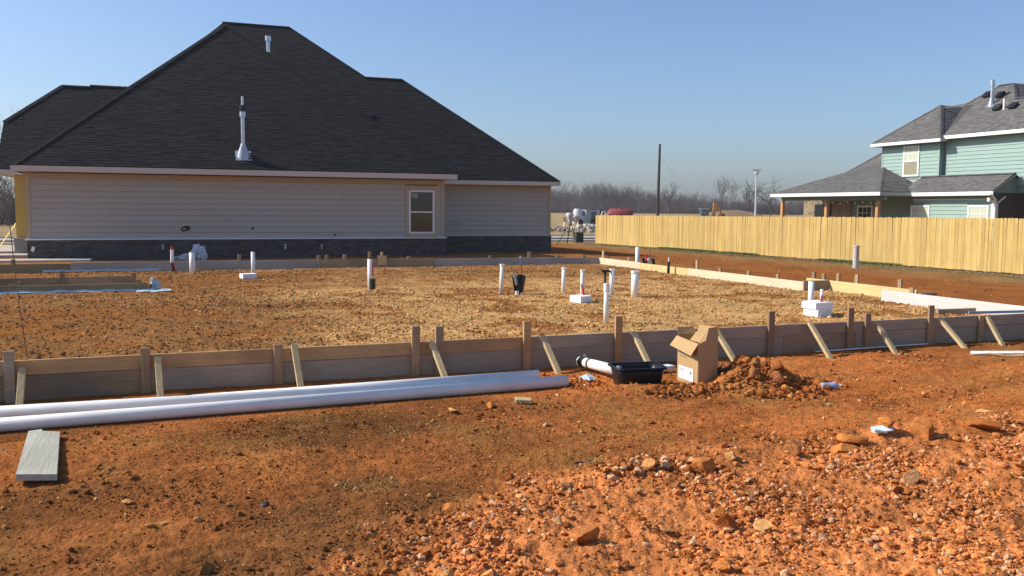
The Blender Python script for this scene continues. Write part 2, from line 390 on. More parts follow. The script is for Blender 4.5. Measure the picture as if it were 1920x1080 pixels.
for a in [
    (3.47, 5.27, 0.076, OR, "pointed orange clay clod in front of the broken row of clods", 1, 1.0, 1.0),
    (4.26, 5.40, 0.083, (.50, .22, .08), "rounded orange clay clod at the left start of the clod row", 2, 1.0, .9),
    (5.59, 5.40, 0.095, (.48, .18, .05), "tallest brown red clay clod, right of the pale plastic scrap", 3, .9, 1.1),
    (4.97, 5.48, 0.091, OR, "broad orange clay clod just left of the pale plastic scrap", 4, 1.5, .6),
    (5.33, 5.55, 0.073, OR, "orange clay clod just right of the pale plastic scrap", 5, 1.2, .8),
    (4.74, 5.36, 0.076, (.50, .19, .05), "split orange clay clod at the left foot of the clod row", 6, 1.1, .7),
    (6.26, 5.42, 0.085, BR, "brown clod at the right end of the clod row", 7, 1.5, .6),
    (3.10, 5.38, .050, CR, "pale stone lodged beside a dark stone left of the clod row", 8, 1.0, .8),
    (3.19, 5.33, .042, (.20, .15, .10), "dark grey stone lodged against a pale stone", 9, 1.0, .9),
    (2.12, 4.33, .060, (.46, .17, .05), "large square orange clod casting a dark shadow, near the bottom middle", 10, 1.1, .8),
    (1.45, 4.10, .062, (.33, .12, .05), "dark red clod at the bottom edge beside pale stones", 11, .9, 1.0),
    (1.24, 4.06, .050, CR, "cream coloured jagged stone at the bottom edge", 12, .8, 1.1),
    (2.95, 4.25, .060, (.36, .12, .035), "dark red block of clay beside a cream stone, lower right", 13, .9, 1.0),
    (3.13, 4.14, .050, CR, "cream stone lying beside the dark red block, lower right", 14, 1.2, .7),
    (1.57, 5.12, .036, OR, "small rounded clod on the smooth soil left of the rubble edge", 15, 1.1, .8),
    (2.40, 5.27, .046, (.46, .2, .09), "brick coloured clod at the upper edge of the rubble", 16, 1.2, .8),
    (4.60, 4.55, .055, (.55, .30, .13), "crumbling yellow orange clod in the right hand rubble", 17, 1.0, 1.0),
    (4.35, 4.33, .040, BR, "small dark red clod in the middle of the right hand rubble", 18, 1.2, .8),
    (5.60, 4.50, .060, (.42, .17, .06), "dark topped clod at the far right of the rubble", 19, 1.2, .7),
    (2.35, 7.55, .045, (.50, .30, .10), "yellowish flat clod against the nearest white pipe", 20, 1.4, .5),
    (2.72, 7.62, .040, OR, "orange clod on the open soil left of the wood offcut", 21, 1.3, .6),
    (6.85, 5.95, .050, CR, "flat pale stone on the brown soil at the far right", 22, 1.5, .4),
    (.16, 4.62, .045, (.24, .12, .05), "dark clod standing alone on the lower left soil", 23, .9, .9),
    (-.25, 5.85, .030, CR, "small tan stone on the soil right of the grey plank", 24, 1.1, .8)]:
    clod(*a)
for i in range(80):
    while True:
        xx, yy = rnd.uniform(.3, 7.2), rnd.uniform(3.1, 5.9)
        if float(rubble_mask(np.array([xx]), np.array([yy]))[0]) > .55: break
    clod(xx, yy, rnd.uniform(.022, .038), [OR, OR, BR, (.52, .25, .1), CR][rnd.randrange(5)], "fist sized clay clod lying among the orange rubble on the right", 100 + i, rnd.uniform(.8, 1.5), rnd.uniform(.6, .95), "clods in the orange rubble")
for i in range(16):
    a_ = rnd.gauss(5.72, .26); b_ = rnd.gauss(7.60, .16)
    if a_ < 5.45: a_ = 5.45 + rnd.random() * .3
    clod(a_, b_, rnd.uniform(.04, .075), [OR, BR, (.40, .17, .07)][rnd.randrange(3)], "big lump of red soil on the dug heap right of the carton", 300 + i, rnd.uniform(.8, 1.4), .85, "lumps on the dug heap")

# ------------------------------------------------------------------ shared materials
M_siding = mat("greige_lap_siding", (.44, .405, .345), .75, .05, 30, .1, 60, objvar=.035, stretch=(.06, 1, 1))
M_frieze = mat("yellow_sheathing", (.43, .35, .22), .8, .08, 8, objvar=.03)
M_tanTrim = mat("tan_trim", (.46, .37, .24), .7, .06, 10)
M_white = mat("white_paint", (.78, .77, .74), .5, .05, 10)
M_cream = mat("pale_fascia", (.60, .535, .45), .6, .05, 10)
M_brick = mat("charcoal_brick", (.085, .075, .070), .9, .25, 25, .3, 60, island=.35)
M_mortar = mat("dark_mortar", (.088, .078, .072), .95, .15, 20)
M_shingle = mat("charcoal_shingle", (.0185, .0185, .0200), .93, .25, 60, .4, 140, .15, island=.30)
M_deck = mat("roof_felt", (.020, .020, .021), .95, .2, 10, spec=.1)
M_shingle2 = mat("grey_shingle", (.135, .128, .122), .93, .20, 50, .4, 120, .15, island=.20)
M_deck2 = mat("grey_roof_felt", (.075, .072, .070), .95, .2, 10, spec=.1)
M_teal = mat("teal_lap_siding", (.30, .425, .375), .7, .04, 30, .1, 60, objvar=.03, stretch=(1, .06, 1))
M_tealD = mat("teal_trim", (.20, .275, .265), .7, .05, 10)
M_glass = mat("dark_glass", (.02, .022, .024), .04, 0, spec=.8)
M_glassT = mat("tinted_glass", (.045, .038, .028), .06, .2, 3, spec=.8)
M_blind = mat("green_blind", (.52, .56, .42), .6, .06, 20)
M_dark = mat("black_plastic", (.012, .012, .013), .45, .1, 10)
M_tub = mat("black_tub_plastic", (.010, .010, .011), .38, .15, 14)
M_pvc = mat("white_pvc", (.86, .85, .79), .35, .06, 5, spec=.4, dark=(.62, .55, .46), dscale=3, damt=.25)
M_pvcg = mat("cream_pvc", (.74, .73, .66), .4, .06, 8, spec=.4)
M_galv = mat("galvanised_steel", (.55, .57, .59), .32, .12, 9, metal=.8)
M_alu = mat("pale_flashing", (.46, .49, .53), .4, .08, 9, metal=.4)
M_red = mat("red_pex", (.55, .035, .02), .4, .05)
M_blue = mat("blue_pex", (.10, .17, .38), .4, .05)
M_foam = mat("white_foam", (.83, .83, .86), .8, .04, 40, .15, 160)
M_bluefoam = mat("pale_blue_foam", (.60, .72, .74), .75, .06, 20)
M_film = mat("pale_blue_film", (.46, .60, .65), .35, .1, 12, .4, 30)
M_bag = mat("white_plastic_sheet", (.60, .62, .68), .5, .08, 9, .6, 9)
M_card = mat("cardboard", (.46, .295, .135), .85, .06, 14, .1, 60, dark=(.39, .24, .105), dscale=3, damt=.4)
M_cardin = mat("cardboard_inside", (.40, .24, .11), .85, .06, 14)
M_paper = mat("white_label", (.82, .83, .85), .5, .02)
M_ink = mat("grey_print", (.22, .22, .23), .6, 0)
M_tape = mat("paper_tape", (.44, .29, .14), .4, .04)
M_picket = wood("yellow_pine_picket", (.55, .385, .138), 'z', .22, .14, (.42, .28, .09), .6, 1.2, .75)
M_form = wood("weathered_form_board", (.38, .27, .155), 'x', .25, .18, (.15, .115, .085), .6, 1.4)
M_formO = wood("orange_form_board", (.50, .305, .14), 'x', .25, .16, (.24, .145, .08), .6, 1.6)
M_formG = wood("grey_form_board", (.38, .30, .215), 'x', .22, .14, (.27, .21, .15), .6, 1.6)
M_stakeW = wood("stake_timber", (.34, .235, .135), 'z', .25, .22, (.24, .16, .095), .5, 3)
M_brace = wood("brace_timber", (.55, .42, .22), 'z', .2, .14, (.38, .28, .14), .5, 4)
M_palewood = wood("pale_form_board", (.68, .585, .40), 'y', .14, .08, (.55, .46, .30), .5, 1)
M_yelwood = wood("yellow_form_board", (.68, .52, .24), 'y', .14, .08, (.56, .42, .18), .5, 1)
M_greyW = wood("whitewashed_form_board", (.62, .61, .57), 'y', .12, .06, (.52, .51, .47), .5, 1)
M_formB = wood("pale_grey_form_board", (.37, .34, .30), "x", .18, .08, (.28, .25, .21), .5, 1.2)
M_plank = wood("grey_green_plank", (.46, .445, .36), 'y', .16, .0, (.36, .34, .26), .6, 3)
M_inner = wood("green_form_board", (.30, .235, .125), 'x', .2, .15, (.20, .16, .085), .5, 1.5)
M_conc = mat("pale_concrete", (.50, .44, .36), .9, .12, 4, .2, 30)
M_post = mat("porch_yellow_wrap", (.70, .48, .12), .8, .06, 6)
M_stoneL = mat("grey_stone_base", (.30, .28, .26), .9, .2, 9, .4, 30)
M_cedar = wood("cedar_post", (.52, .27, .12), 'z', .15, .08)
M_porchb = mat("porch_brick", (.30, .23, .15), .9, .2, 14, .3, 40, island=.25)
M_darkb = mat("dark_brick_wall", (.075, .065, .062), .9, .2, 14, .3, 40)
M_orange = mat("machine_orange", (.62, .24, .05), .5, .1, 4)
M_cabgl = mat("cab_glass", (.08, .13, .16), .15, .1, 2, spec=.7)
M_tank = mat("red_tank_paint", (.25, .05, .05), .6, .12, 2)
M_bark = mat("bare_bark", (.112, .088, .078), .95, .2, .5, objvar=.15)
M_pole = mat("dark_creosote_pole", (.055, .04, .032), .9, .15, 3)
M_lamp = mat("grey_lamp_post", (.55, .56, .57), .5, .05, 3)
M_green = mat("transformer_green", (.06, .07, .05), .6, .08, 3)
M_steel = mat("dark_rod", (.06, .045, .035), .7, .1, 30)
M_rodg = mat("weathered_rod", (.16, .12, .09), .7, .1, 30)
M_grass = mat("mixed_grass", (0, 0, 0), .9, 0, attr="col")
M_rust = mat("weathered_root", (.17, .095, .05), .95, .5, 22, .9, 40)

# ------------------------------------------------------------------ roof helper
def shingles(mb, O, u, v, rows, interval, e=.145, seed=0, wmin=.16, wmax=.42):
    rg = random.Random(seed); O, u, v = Vector(O), Vector(u).normalized(), Vector(v).normalized(); nrm = u.cross(v).normalized()
    if nrm.z < 0: nrm = -nrm
    vs, fs = [], []
    for i in range(rows):
        a, b = i * e, (i + 1) * e * 1.0
        i0, i1 = interval(a), interval(b)
        if i0 is None or i1 is None: continue
        xx = min(i0[0], i1[0]) - rg.uniform(0, .3); end = max(i0[1], i1[1])
        while xx < end:
            w = rg.uniform(wmin, wmax); x1 = min(xx + w, end); t = rg.choice((.006, .008, .014)); g = .003
            bl, br = max(xx + g, i0[0]), min(x1 - g, i0[1]); tl, tr = max(xx + g, i1[0]), min(x1 - g, i1[1])
            if br > bl + .005 or tr > tl + .005:
                br = max(br, bl); tr = max(tr, tl)
                k = len(vs)
                p = lambda X, Y, h: O + u * X + v * Y + nrm * h
                vs += [p(bl, a, t), p(br, a, t), p(tr, b + .02, .002), p(tl, b + .02, .002), p(bl, a, -.002), p(br, a, -.002)]
                fs += [(k, k + 1, k + 2, k + 3), (k + 4, k + 5, k + 1, k)]
            xx = x1
    mb.add(vs, fs); return mb
def caps(mb, a, b, nrm, w=.15, e=.19):
    a, b = Vector(a), Vector(b); d = (b - a); L = d.length; d.normalize(); nrm = Vector(nrm).normalized(); s = d.cross(nrm).normalized()
    n = max(1, int(L / e))
    for i in range(n):
        p0, p1 = a + d * (i * L / n), a + d * ((i + 1.15) * L / n)
        h0, h1 = .032, .018
        mb.add([p0 + nrm * h0, p0 + s * w - nrm * .03, p1 + s * w - nrm * .045, p1 + nrm * h1, p0 - s * w - nrm * .03, p1 - s * w - nrm * .045],
               [(0, 1, 2, 3), (4, 0, 3, 5), (4, 1, 0)])
    return mb
def lap_boards(parent, name, m, a, b, n_out, z0, z1, exp, maxlen=3.66, skip=(), seed=0, gap=.0):
    """lap siding boards on the wall line a-b (xy), each board its own part; skip = list of (s0, s1, z0, z1) openings"""
    rg = random.Random(seed); a, b = Vector((*a, 0)), Vector((*b, 0)); d = b - a; L = d.length; d.normalize(); no = Vector((*n_out, 0))
    z = z0; row = 0
    while z < z1 - .02:
        h = min(exp, z1 - z); cuts = [0.0]; p = maxlen * rg.uniform(.35, 1)
        while p < L - .3: cuts.append(p); p += maxlen
        cuts.append(L); segs = list(zip(cuts[:-1], cuts[1:]))
        for (s0, s1, q0, q1) in skip:
            if q0 < z + h - .01 and q1 > z + .01:
                new = []
                for (c0, c1) in segs:
                    if c1 <= s0 or c0 >= s1: new.append((c0, c1))
                    else:
                        if c0 < s0 - .03: new.append((c0, s0))
                        if c1 > s1 + .03: new.append((s1, c1))
                segs = new
        for c0, c1 in segs:
            mb = MB(); P = lambda s, zz, o: a + d * s + no * o + Vector((0, 0, zz))
            c0 += .002; c1 -= .002; t = .034; t2 = .008
            mb.add([P(c0, z, t), P(c1, z, t), P(c1, z + h - gap, t2), P(c0, z + h - gap, t2), P(c0, z, .001), P(c1, z, .001), P(c1, z + h - gap, .001), P(c0, z + h - gap, .001)],
                   [(0, 1, 2, 3), (4, 5, 1, 0), (0, 3, 7, 4), (1, 5, 6, 2), (3, 2, 6, 7)])
            mb.build(name, m, parent)
        z += h; row += 1

# ------------------------------------------------------------------ the grey house
HY = 34.40
H = thing("house", (3, HY, -.1), "grey sided single storey house with a tall charcoal shingle roof, still being finished", "house")
b = MB().span((-4.30, HY + .002, -.25), (10.30, HY + 9, 2.84)); b.span((10.30, 37.002, -.25), (15.98, 37 + 8, 2.74)); b.build("wall", M_mortar, H)
lap_boards(H, "siding_board", M_siding, (-4.16, HY), (10.18, HY), (0, -1), .585, 2.62, .2035, 3.66, [(12.92, 14.19, .5, 2.58)], 1, .004)  # narrow gaps bare the dark wall to draw shadow lines under the laps
lap_boards(H, "siding_board", M_siding, (10.32, 37.0), (15.88, 37.0), (0, -1), .575, 2.68, .2105, 3.66, [], 2, .004)
for s0, s1 in ((-4.16, -.5), (-.5, 3.16), (3.16, 6.82), (6.82, 10.18)):
    MB().span((s0 + .002, HY - .03, 2.622), (s1 - .002, HY - .001, 2.80)).build("frieze_board", M_frieze, H)
MB().span((10.33, 37 - .026, 2.683), (15.88, 36.999, 2.76)).build("frieze_board", M_tanTrim, H)
for x0, x1, yy in ((-4.32, -4.162, HY), (10.182, 10.325, HY), (15.882, 16.0, 37.0)):
    MB().span((x0, yy - .036, .585), (x1, yy + .10, 2.82 if yy < 36 else 2.72)).build("corner_board", M_tanTrim, H)
MB().span((10.327, HY + .1, .585), (10.345, 36.97, 2.72)).build("return_wall", M_siding, H)
for x0, x1, yy in ((-4.36, 10.40, HY - .13), (10.40, 16.06, 36.87)):
    MB().span((x0, yy, .535), (x1, yy + .14, .583), .008).build("water_table", M_white if yy < 36 else M_cream, H)
bk = MB()
for (x0, x1, yy) in ((-4.31, 10.36, HY - .10), (10.40, 16.01, 36.90)):
    row = 0; z = -.2145
    while z < .53:
        xx = x0 - (.105 if row % 2 else 0)
        while xx < x1:
            c0, c1 = max(xx + .005, x0), min(xx + .200, x1)
            if c1 - c0 > .02: bk.span((c0, yy - rnd.uniform(0, .006), z), (c1, yy + .09, min(z + .064, .533)))
            xx += .21
        row += 1; z += .0745
bk.build("brickwork", M_brick, H, "stuff")
MB().span((-4.30, HY - .092, -.2), (10.35, HY, .53)).span((10.41, 36.908, -.2), (16.0, 36.999, .53)).build("mortar_bed", M_mortar, H)
# window
wn = MB().span((8.76, HY - .045, .60), (8.875, HY - .002, 2.583)).span((9.915, HY - .045, .60), (10.03, HY - .002, 2.583)).span((8.877, HY - .045, 2.405), (9.913, HY - .002, 2.583)).span((8.877, HY - .045, .60), (9.913, HY - .002, .715))
wn = wn.build("window", M_tanTrim, H)
f = MB().span((8.88, HY - .065, .72), (8.955, HY - .012, 2.40), .006).span((9.835, HY - .065, .72), (9.91, HY - .012, 2.40), .006).span((8.957, HY - .065, 2.33), (9.833, HY - .012, 2.40), .006).span((8.957, HY - .065, .72), (9.833, HY - .012, .79), .006)
f.build("window_frame", M_white, wn)
MB().span((8.957, HY - .058, 1.53), (9.833, HY - .014, 1.585)).build("meeting_rail", M_white, wn)
MB().span((8.95, HY - .030, 1.58), (9.84, HY - .022, 2.335)).build("window_pane", M_glassT, wn)
MB().span((8.95, HY - .042, .785), (9.84, HY - .034, 1.535)).build("window_pane", M_glassT, wn)
MB().span((8.99, HY - .034, 2.10), (9.25, HY - .0305, 2.29)).build("sticker", mat("window_sticker", (.30, .29, .27), .6, .05), wn)
MB().span((8.90, HY + .25, .8), (9.86, HY + .26, 2.3)).build("interior_board", M_tanTrim, wn)
# service holes and small fittings on the wall
hole = MB(); c = Vector((.71, HY - .03, .92))
hole.tube([c + Vector((.12 * math.cos(t), -.01, .075 * math.sin(t) + .03 * math.cos(t))) for t in [k * math.pi / 8 for k in range(17)]], .022, 8)
hole.build("hose_coil", M_dark, H)
MB().tube([(.80, HY - .028, .94), (.80, HY - .07, .95)], .075, 12).build("wall_hole", M_dark, H)
MB().tube([(3.03, HY - .02, .93), (3.03, HY - .10, .92)], .035, 10).build("wall_pipe", M_dark, H)
MB().tube([(6.01, HY - .02, .69), (6.01, HY - .12, .68)], .03, 10).build("wall_pipe", M_dark, H)
for xx, zz, w in ((-.05, .27, .06), (4.18, .25, .07), (5.51, .25, .05)):
    MB().span((xx - w / 2, HY - .125, zz - .09), (xx + w / 2, HY - .108, zz + .09)).build("vent_cover", M_alu, H)
MB().box((-4.13, HY - .13, .24), (.10, .04, .16), Matrix.Rotation(.3, 3, 'Y')).build("outlet_cover", M_white, H)
# roofs: A over the near part, B behind and to the right, C over the porch on the left
m = .85; sl_ = math.sqrt(1 + m * m); vdir = Vector((0, 1, m)).normalized()
E1, E2, AP = Vector((-4.62, 33.90, 3.05)), Vector((10.66, 33.90, 3.05)), Vector((2.66, 41.45, 9.50))
sh = MB(); Lv = (AP - Vector((AP.x, 33.9, 3.05))).length
shingles(sh, E1, (1, 0, 0), vdir, int(Lv / .145) + 1, lambda s: None if s > Lv + .15 else ((AP.x - E1.x) * min(s / Lv, 1), 15.28 - (E2.x - AP.x) * min(s / Lv, 1)), seed=1)
B0 = Vector((2.0, 36.40, 2.92)); zB = 2.92
def ivB(s):
    z = s * m / sl_; y = s / sl_
    if z > 7.32: return None
    right = (16.16 - y) if y < 5.63 else (8.82 - (y - 5.63)) if y > 5.63 else 10.53
    left = max(2.9 + .0, 0) if y > 8 else 2.7
    left = max(left, 10.6 - max(0, y - 0) * 1.06)          # only what shows to the right of roof A
    return (left - 2.0, right - 2.0) if right > left else None
shingles(sh, B0, (1, 0, 0), vdir, 80, ivB, seed=2)
C0 = Vector((-5.60, 37.40, 3.02))
def ivC(s):
    y = s / sl_
    if y > 4.20: return None
    left = -5.60 if y < 2.21 else -5.60 + (y - 2.21) * .93
    return (left + 5.60, -1.0 + 5.60)
shingles(sh, C0, (1, 0, 0), vdir, 60, ivC, seed=3)
roof = MB(); dn = Vector((0, 0, -.03))
def deck(mb, pts): mb.poly([Vector(p) + dn for p in pts])
RA = Vector((2.66, 46.0, 9.50))
deck(roof, [E1, E2, AP]); deck(roof, [E2, (10.66, 46, 3.05), RA, AP]); deck(roof, [(-4.62, 46, 3.05), E1, AP, RA])
deck(roof, [(2.0, 36.4, 2.92), (16.16, 36.4, 2.92), (10.53, 42.03, 7.70), (8.82, 42.03, 7.70), (5.80, 45.05, 10.27), (2.80, 45.05, 10.27), (2.0, 44.0, 9.3)])
deck(roof, [(16.16, 36.4, 2.92), (16.16, 47.66, 2.92), (10.53, 42.03, 7.70)])
deck(roof, [(10.53, 42.03, 7.70), (16.16, 47.66, 2.92), (3, 53.7, 2.92), (8.82, 42.03, 7.70)]); deck(roof, [(8.82, 42.03, 7.70), (11.5, 50.75, 5.4), (5.80, 45.05, 10.27)])
deck(roof, [(5.80, 45.05, 10.27), (14.4, 53.7, 2.92), (-5.6, 53.7, 2.92), (2.80, 45.05, 10.27)]); deck(roof, [(2.80, 45.05, 10.27), (-5.6, 53.7, 2.92), (-5.6, 45, 2.92), (2.0, 44.0, 9.3)])
deck(roof, [(-5.60, 37.40, 3.02), (-1.0, 37.4, 3.02), (-1.0, 41.6, 6.59), (-3.74, 41.6, 6.59), (-5.60, 39.61, 4.90)])
deck(roof, [(-2.70, 41.45, 6.49), (-1.0, 41.45, 6.49), (-1.0, 41.72, 6.70), (-2.70, 41.72, 6.70)]); deck(roof, [(-3.74, 41.6, 6.59), (-1.0, 41.6, 6.59), (-1, 46, 3.0), (-5.6, 46, 3.0), (-5.60, 39.61, 4.90)]); deck(roof, [(-5.60, 37.40, 3.02), (-5.60, 39.61, 4.90), (-5.6, 46, 3.0)])
roof = roof.build("roof", M_deck, H)
sh.build("shingle", M_shingle, roof, "stuff")
cp = MB(); fn = Vector((0, -m, 1))
caps(cp, E1, AP, (-.45, -.45, 1)); caps(cp, E2, AP, (.45, -.45, 1)); caps(cp, AP, RA, (0, 0, 1))
caps(cp, (16.16, 36.4, 2.92), (10.53, 42.03, 7.70), (.45, -.45, 1)); caps(cp, (10.53, 42.03, 7.70), (8.82, 42.03, 7.70), (0, 0, 1))
caps(cp, (8.82, 42.03, 7.70), (5.80, 45.05, 10.27), (.45, -.45, 1)); caps(cp, (5.80, 45.05, 10.27), (2.80, 45.05, 10.27), (0, 0, 1))
caps(cp, (-5.60, 39.61, 4.90), (-3.74, 41.6, 6.59), (-.45, -.45, 1)); caps(cp, (-3.74, 41.6, 6.59), (-2.68, 41.6, 6.59), (0, 0, 1)); caps(cp, (-2.70, 41.70, 6.66), (-1.0, 41.70, 6.66), (0, 0, 1))
cp.build("ridge_cap", M_shingle, roof, "stuff")
for a_, b_ in (((-4.62, 33.86, 2.83), (10.66, 33.90, 3.02)), ((10.70, 36.36, 2.72), (16.16, 36.40, 2.89)), ((-5.62, 37.36, 2.82), (-4.3, 37.40, 2.99)), ((-4.66, 33.865, 2.832), (-4.625, 37.4, 3.018)), ((10.665, 33.865, 2.832), (10.70, 36.4, 3.018)), ((16.165, 36.37, 2.722), (16.2, 44, 2.888)), ((-5.66, 37.365, 2.822), (-5.625, 44, 2.988))):
    MB().span(a_, b_).build("fascia", M_cream, H)
MB().span((-4.62, 33.902, 2.835), (10.66, HY + .3, 2.85)).span((10.2, 36.402, 2.742), (16.16, 37.2, 2.756)).span((-5.6, 37.402, 2.84), (-4.3, 44, 2.855)).build("soffit", M_tanTrim, H)
# roof flue, vent pipe, dark box at the valley gap
def flue(parent, base, hgt_, r, slope_n, mcol=M_galv, k=1.0):
    bx, by, bz = base; n_ = Vector(slope_n).normalized(); q_ = n_.to_track_quat('Z', 'Y').to_matrix()
    MB().box((bx, by, bz + .02), (.62 * k, .62 * k, .03), q_).build("flashing", M_alu, parent)
    MB().tube([(bx, by, bz - .15), (bx, by, bz + .14 * k), (bx, by, bz + .46 * k), (bx, by, bz + .50 * k), (bx, by, bz + .501 * k)], [.25 * k, .23 * k, r * 1.25, r * 1.25, r], 18).build("storm_cone", M_alu, parent)
    MB().tube([(bx, by, bz + .49 * k), (bx, by, bz + hgt_ * .72)], r, 16).build("flue_pipe", mcol, parent)
    MB().tube([(bx, by, bz + hgt_ * .71), (bx, by, bz + hgt_ * .80)], r * 1.55, 16).build("flue_collar", mcol, parent)
    MB().tube([(bx, by, bz + hgt_ * .80), (bx, by, bz + hgt_ * .815)], r * 1.1, 12).build("flue_neck", mcol, parent)
    return r
flue(H, (2.76, 34.50, 3.53), 2.0, .070, (0, -m, 1), M_galv, .9)
MB().tube([(2.76, 34.50, 5.13), (2.76, 34.50, 5.36)], .10, 14).build("storm_band", M_dark, H)
MB().tube([(2.76, 34.50, 5.35), (2.76, 34.50, 5.68)], .045, 12).build("flue_cap", M_galv, H)
MB().tube([(4.28, 39.95, 7.85), (4.28, 39.95, 8.72)], .08, 12).build("vent_pipe", M_galv, H)
MB().tube([(4.28, 39.95, 8.66), (4.28, 39.95, 8.86)], .125, 14).build("vent_cap", M_galv, H)
MB().box((8.45, 39.66, 5.72), (.45, .30, .12), Euler((math.atan(m), 0, 0)).to_matrix()).build("vent_gap_box", M_dark, H)  # added black box standing in for the shadowy gap at the valley
# porch post on the far left
MB().span((-5.07, 37.7, .52), (-4.58, 38.19, 2.84)).build("porch_post", M_post, H)
MB().span((-5.14, 37.63, -.15), (-4.52, 38.26, .46)).build("post_plinth", M_stoneL, H)
MB().span((-5.17, 37.60, .46), (-4.49, 38.29, .52)).build("plinth_cap", M_conc, H)

# ------------------------------------------------------------------ teal two storey house
T = thing("house", (38, 37, -.5), "teal sided two storey house with grey roofs and a covered porch behind the fence", "house")
b = MB()
b.span((37.002, 35.72, -.6), (46, 39.7, 5.36)); b.span((37.30, 24, 2.62), (46, 35.715, 5.50)); b.span((37.30, 31.52, -.6), (46, 35.714, 2.619)); b.span((36.06, 31.5, -.6), (37.29, 36.4, 2.62)); b.span((37.22, 36.42, -.6), (37.29, 46.4, 2.6))
b.build("wall", M_tealD, T)
lap_boards(T, "siding_board", M_teal, (37.0, 35.82), (37.0, 39.6), (-1, 0), 3.0, 5.20, .19, 4, [(1.18, 2.33, 3.55, 5.20)], 11)
lap_boards(T, "siding_board", M_teal, (37.30, 25.0), (37.30, 35.60), (-1, 0), 3.0, 5.42, .19, 4, [], 12)
lap_boards(T, "siding_board", M_teal, (36.06, 31.62), (36.06, 36.38), (-1, 0), -.3, 2.30, .19, 4, [(.10, 1.35, -.5, 2.06), (3.62, 4.90, -.5, 2.06)], 13)
MB().span((36.99, 35.700, 3.0), (37.29, 35.716, 5.36)).build("return_wall", M_tealD, T)
MB().span((36.965, 35.70, 3.0), (37.0, 35.815, 5.2)).span((36.965, 39.605, 3.0), (37.0, 39.70, 5.2)).build("corner_board", M_teal, T)
MB().span((36.02, 31.46, -.5), (36.06, 31.61, 2.3)).build("corner_board", M_white, T)
MB().span((36.03, 31.62, 2.302), (36.06, 36.38, 2.345)).build("trim_strip", M_white, T)
MB().span((36.03, 31.47, 2.347), (36.06, 36.38, 2.61)).build("frieze_board", M_tealD, T)
MB().span((36.98, 35.72, 5.202), (37.0, 39.7, 5.355)).build("frieze_board", M_tealD, T)
MB().span((36.07, 31.44, -.6), (40.2, 31.499, 2.61)).span((40.0, 24, -.6), (40.2, 31.439, 2.61)).build("brick_wall", M_darkb, T)
# porch back wall: brick with a teal end
pb = MB(); row = 0; z = -.3
while z < 2.5:
    yy = 42.1 + (.13 if row % 2 else 0)
    while yy < 46.3: pb.span((37.16 - rnd.uniform(0, .012), yy + .006, z + .006), (37.219, min(yy + .36, 46.3), z + .11)); yy += .37
    row += 1; z += .118
pb.build("porch_brickwork", M_porchb, T, "stuff")
MB().span((37.20, 36.45, -.3), (37.219, 42.08, 2.5)).build("porch_wall", M_tealD, T)
def tealwin(y0, y1, z0, z1, X, pm_, label=None, grid=True, lower=None):
    w_ = MB().span((X - .05, y0, z0), (X, y0 + .10, z1)).span((X - .05, y1 - .10, z0), (X, y1, z1)).span((X - .05, y0 + .101, z1 - .10), (X, y1 - .101, z1)).span((X - .05, y0 + .101, z0), (X, y1 - .101, z0 + .09))
    w_ = w_.build("window", M_white, T); zm = (z0 + z1) / 2
    if label: w_['label'] = label
    MB().span((X - .03, y0 + .10, zm), (X - .02, y1 - .10, z1 - .1)).build("window_pane", pm_, w_)
    MB().span((X - .03, y0 + .10, z0 + .09), (X - .02, y1 - .10, zm - .001)).build("window_pane", lower or pm_, w_)
    MB().span((X - .045, y0 + .101, zm - .03), (X - .032, y1 - .101, zm + .03)).build("meeting_rail", M_white, w_)
    if grid:
        for t in (1 / 3, 2 / 3):
            ym = y0 + .1 + (y1 - y0 - .2) * t
            MB().span((X - .042, ym - .014, zm + .031), (X - .031, ym + .014, z1 - .101)).build("glazing_bar", M_white, w_)
        MB().span((X - .0415, y0 + .101, (zm + z1) / 2 - .05), (X - .0305, y1 - .101, (zm + z1) / 2 - .025)).build("glazing_bar", M_white, w_)
tealwin(37.02, 38.13, 3.57, 5.18, 36.985, M_blind, None, True, mat("sand_blind", (.30, .27, .18), .6, .05))
tealwin(31.74, 32.95, .55, 2.04, 36.055, M_blind)
tealwin(35.26, 36.50, .55, 2.04, 36.055, M_blind, None, True)
tealwin(40.45, 41.65, .5, 2.05, 37.195, M_glass)
tealwin(38.80, 39.90, -.4, 2.02, 37.195, mat("cream_door", (.42, .36, .26), .6, .05), "cream panelled porch door", False)
# roofs of the teal house
sh2 = MB(); rf2 = MB()
def slope(O, u, v, rows, iv, seed): shingles(sh2, O, u, v, rows, iv, .145, seed, .14, .34)
# W1: hip roof, front triangle facing the lot
p8 = .83; s8 = math.sqrt(1 + p8 * p8); vX = Vector((1, 0, p8)).normalized(); uY = Vector((0, -1, 0))
slope((36.55, 40.05, 5.43), uY, vX, 24, lambda s: None if s / s8 > 2.37 else (s / s8, 4.75 - s / s8), 21)
slope((36.55, 35.30, 5.43), (1, 0, 0), Vector((0, 1, p8)).normalized(), 24, lambda s: None if s / s8 > 2.37 else (s / s8, 7.5), 22)
deck(rf2, [(36.55, 40.05, 5.43), (36.55, 35.30, 5.43), (38.92, 37.675, 7.40)]); deck(rf2, [(36.55, 35.30, 5.43), (46, 35.30, 5.43), (46, 37.675, 7.40), (38.92, 37.675, 7.40)]); deck(rf2, [(46, 40.05, 5.43), (36.55, 40.05, 5.43), (38.92, 37.675, 7.40), (46, 37.675, 7.4)])
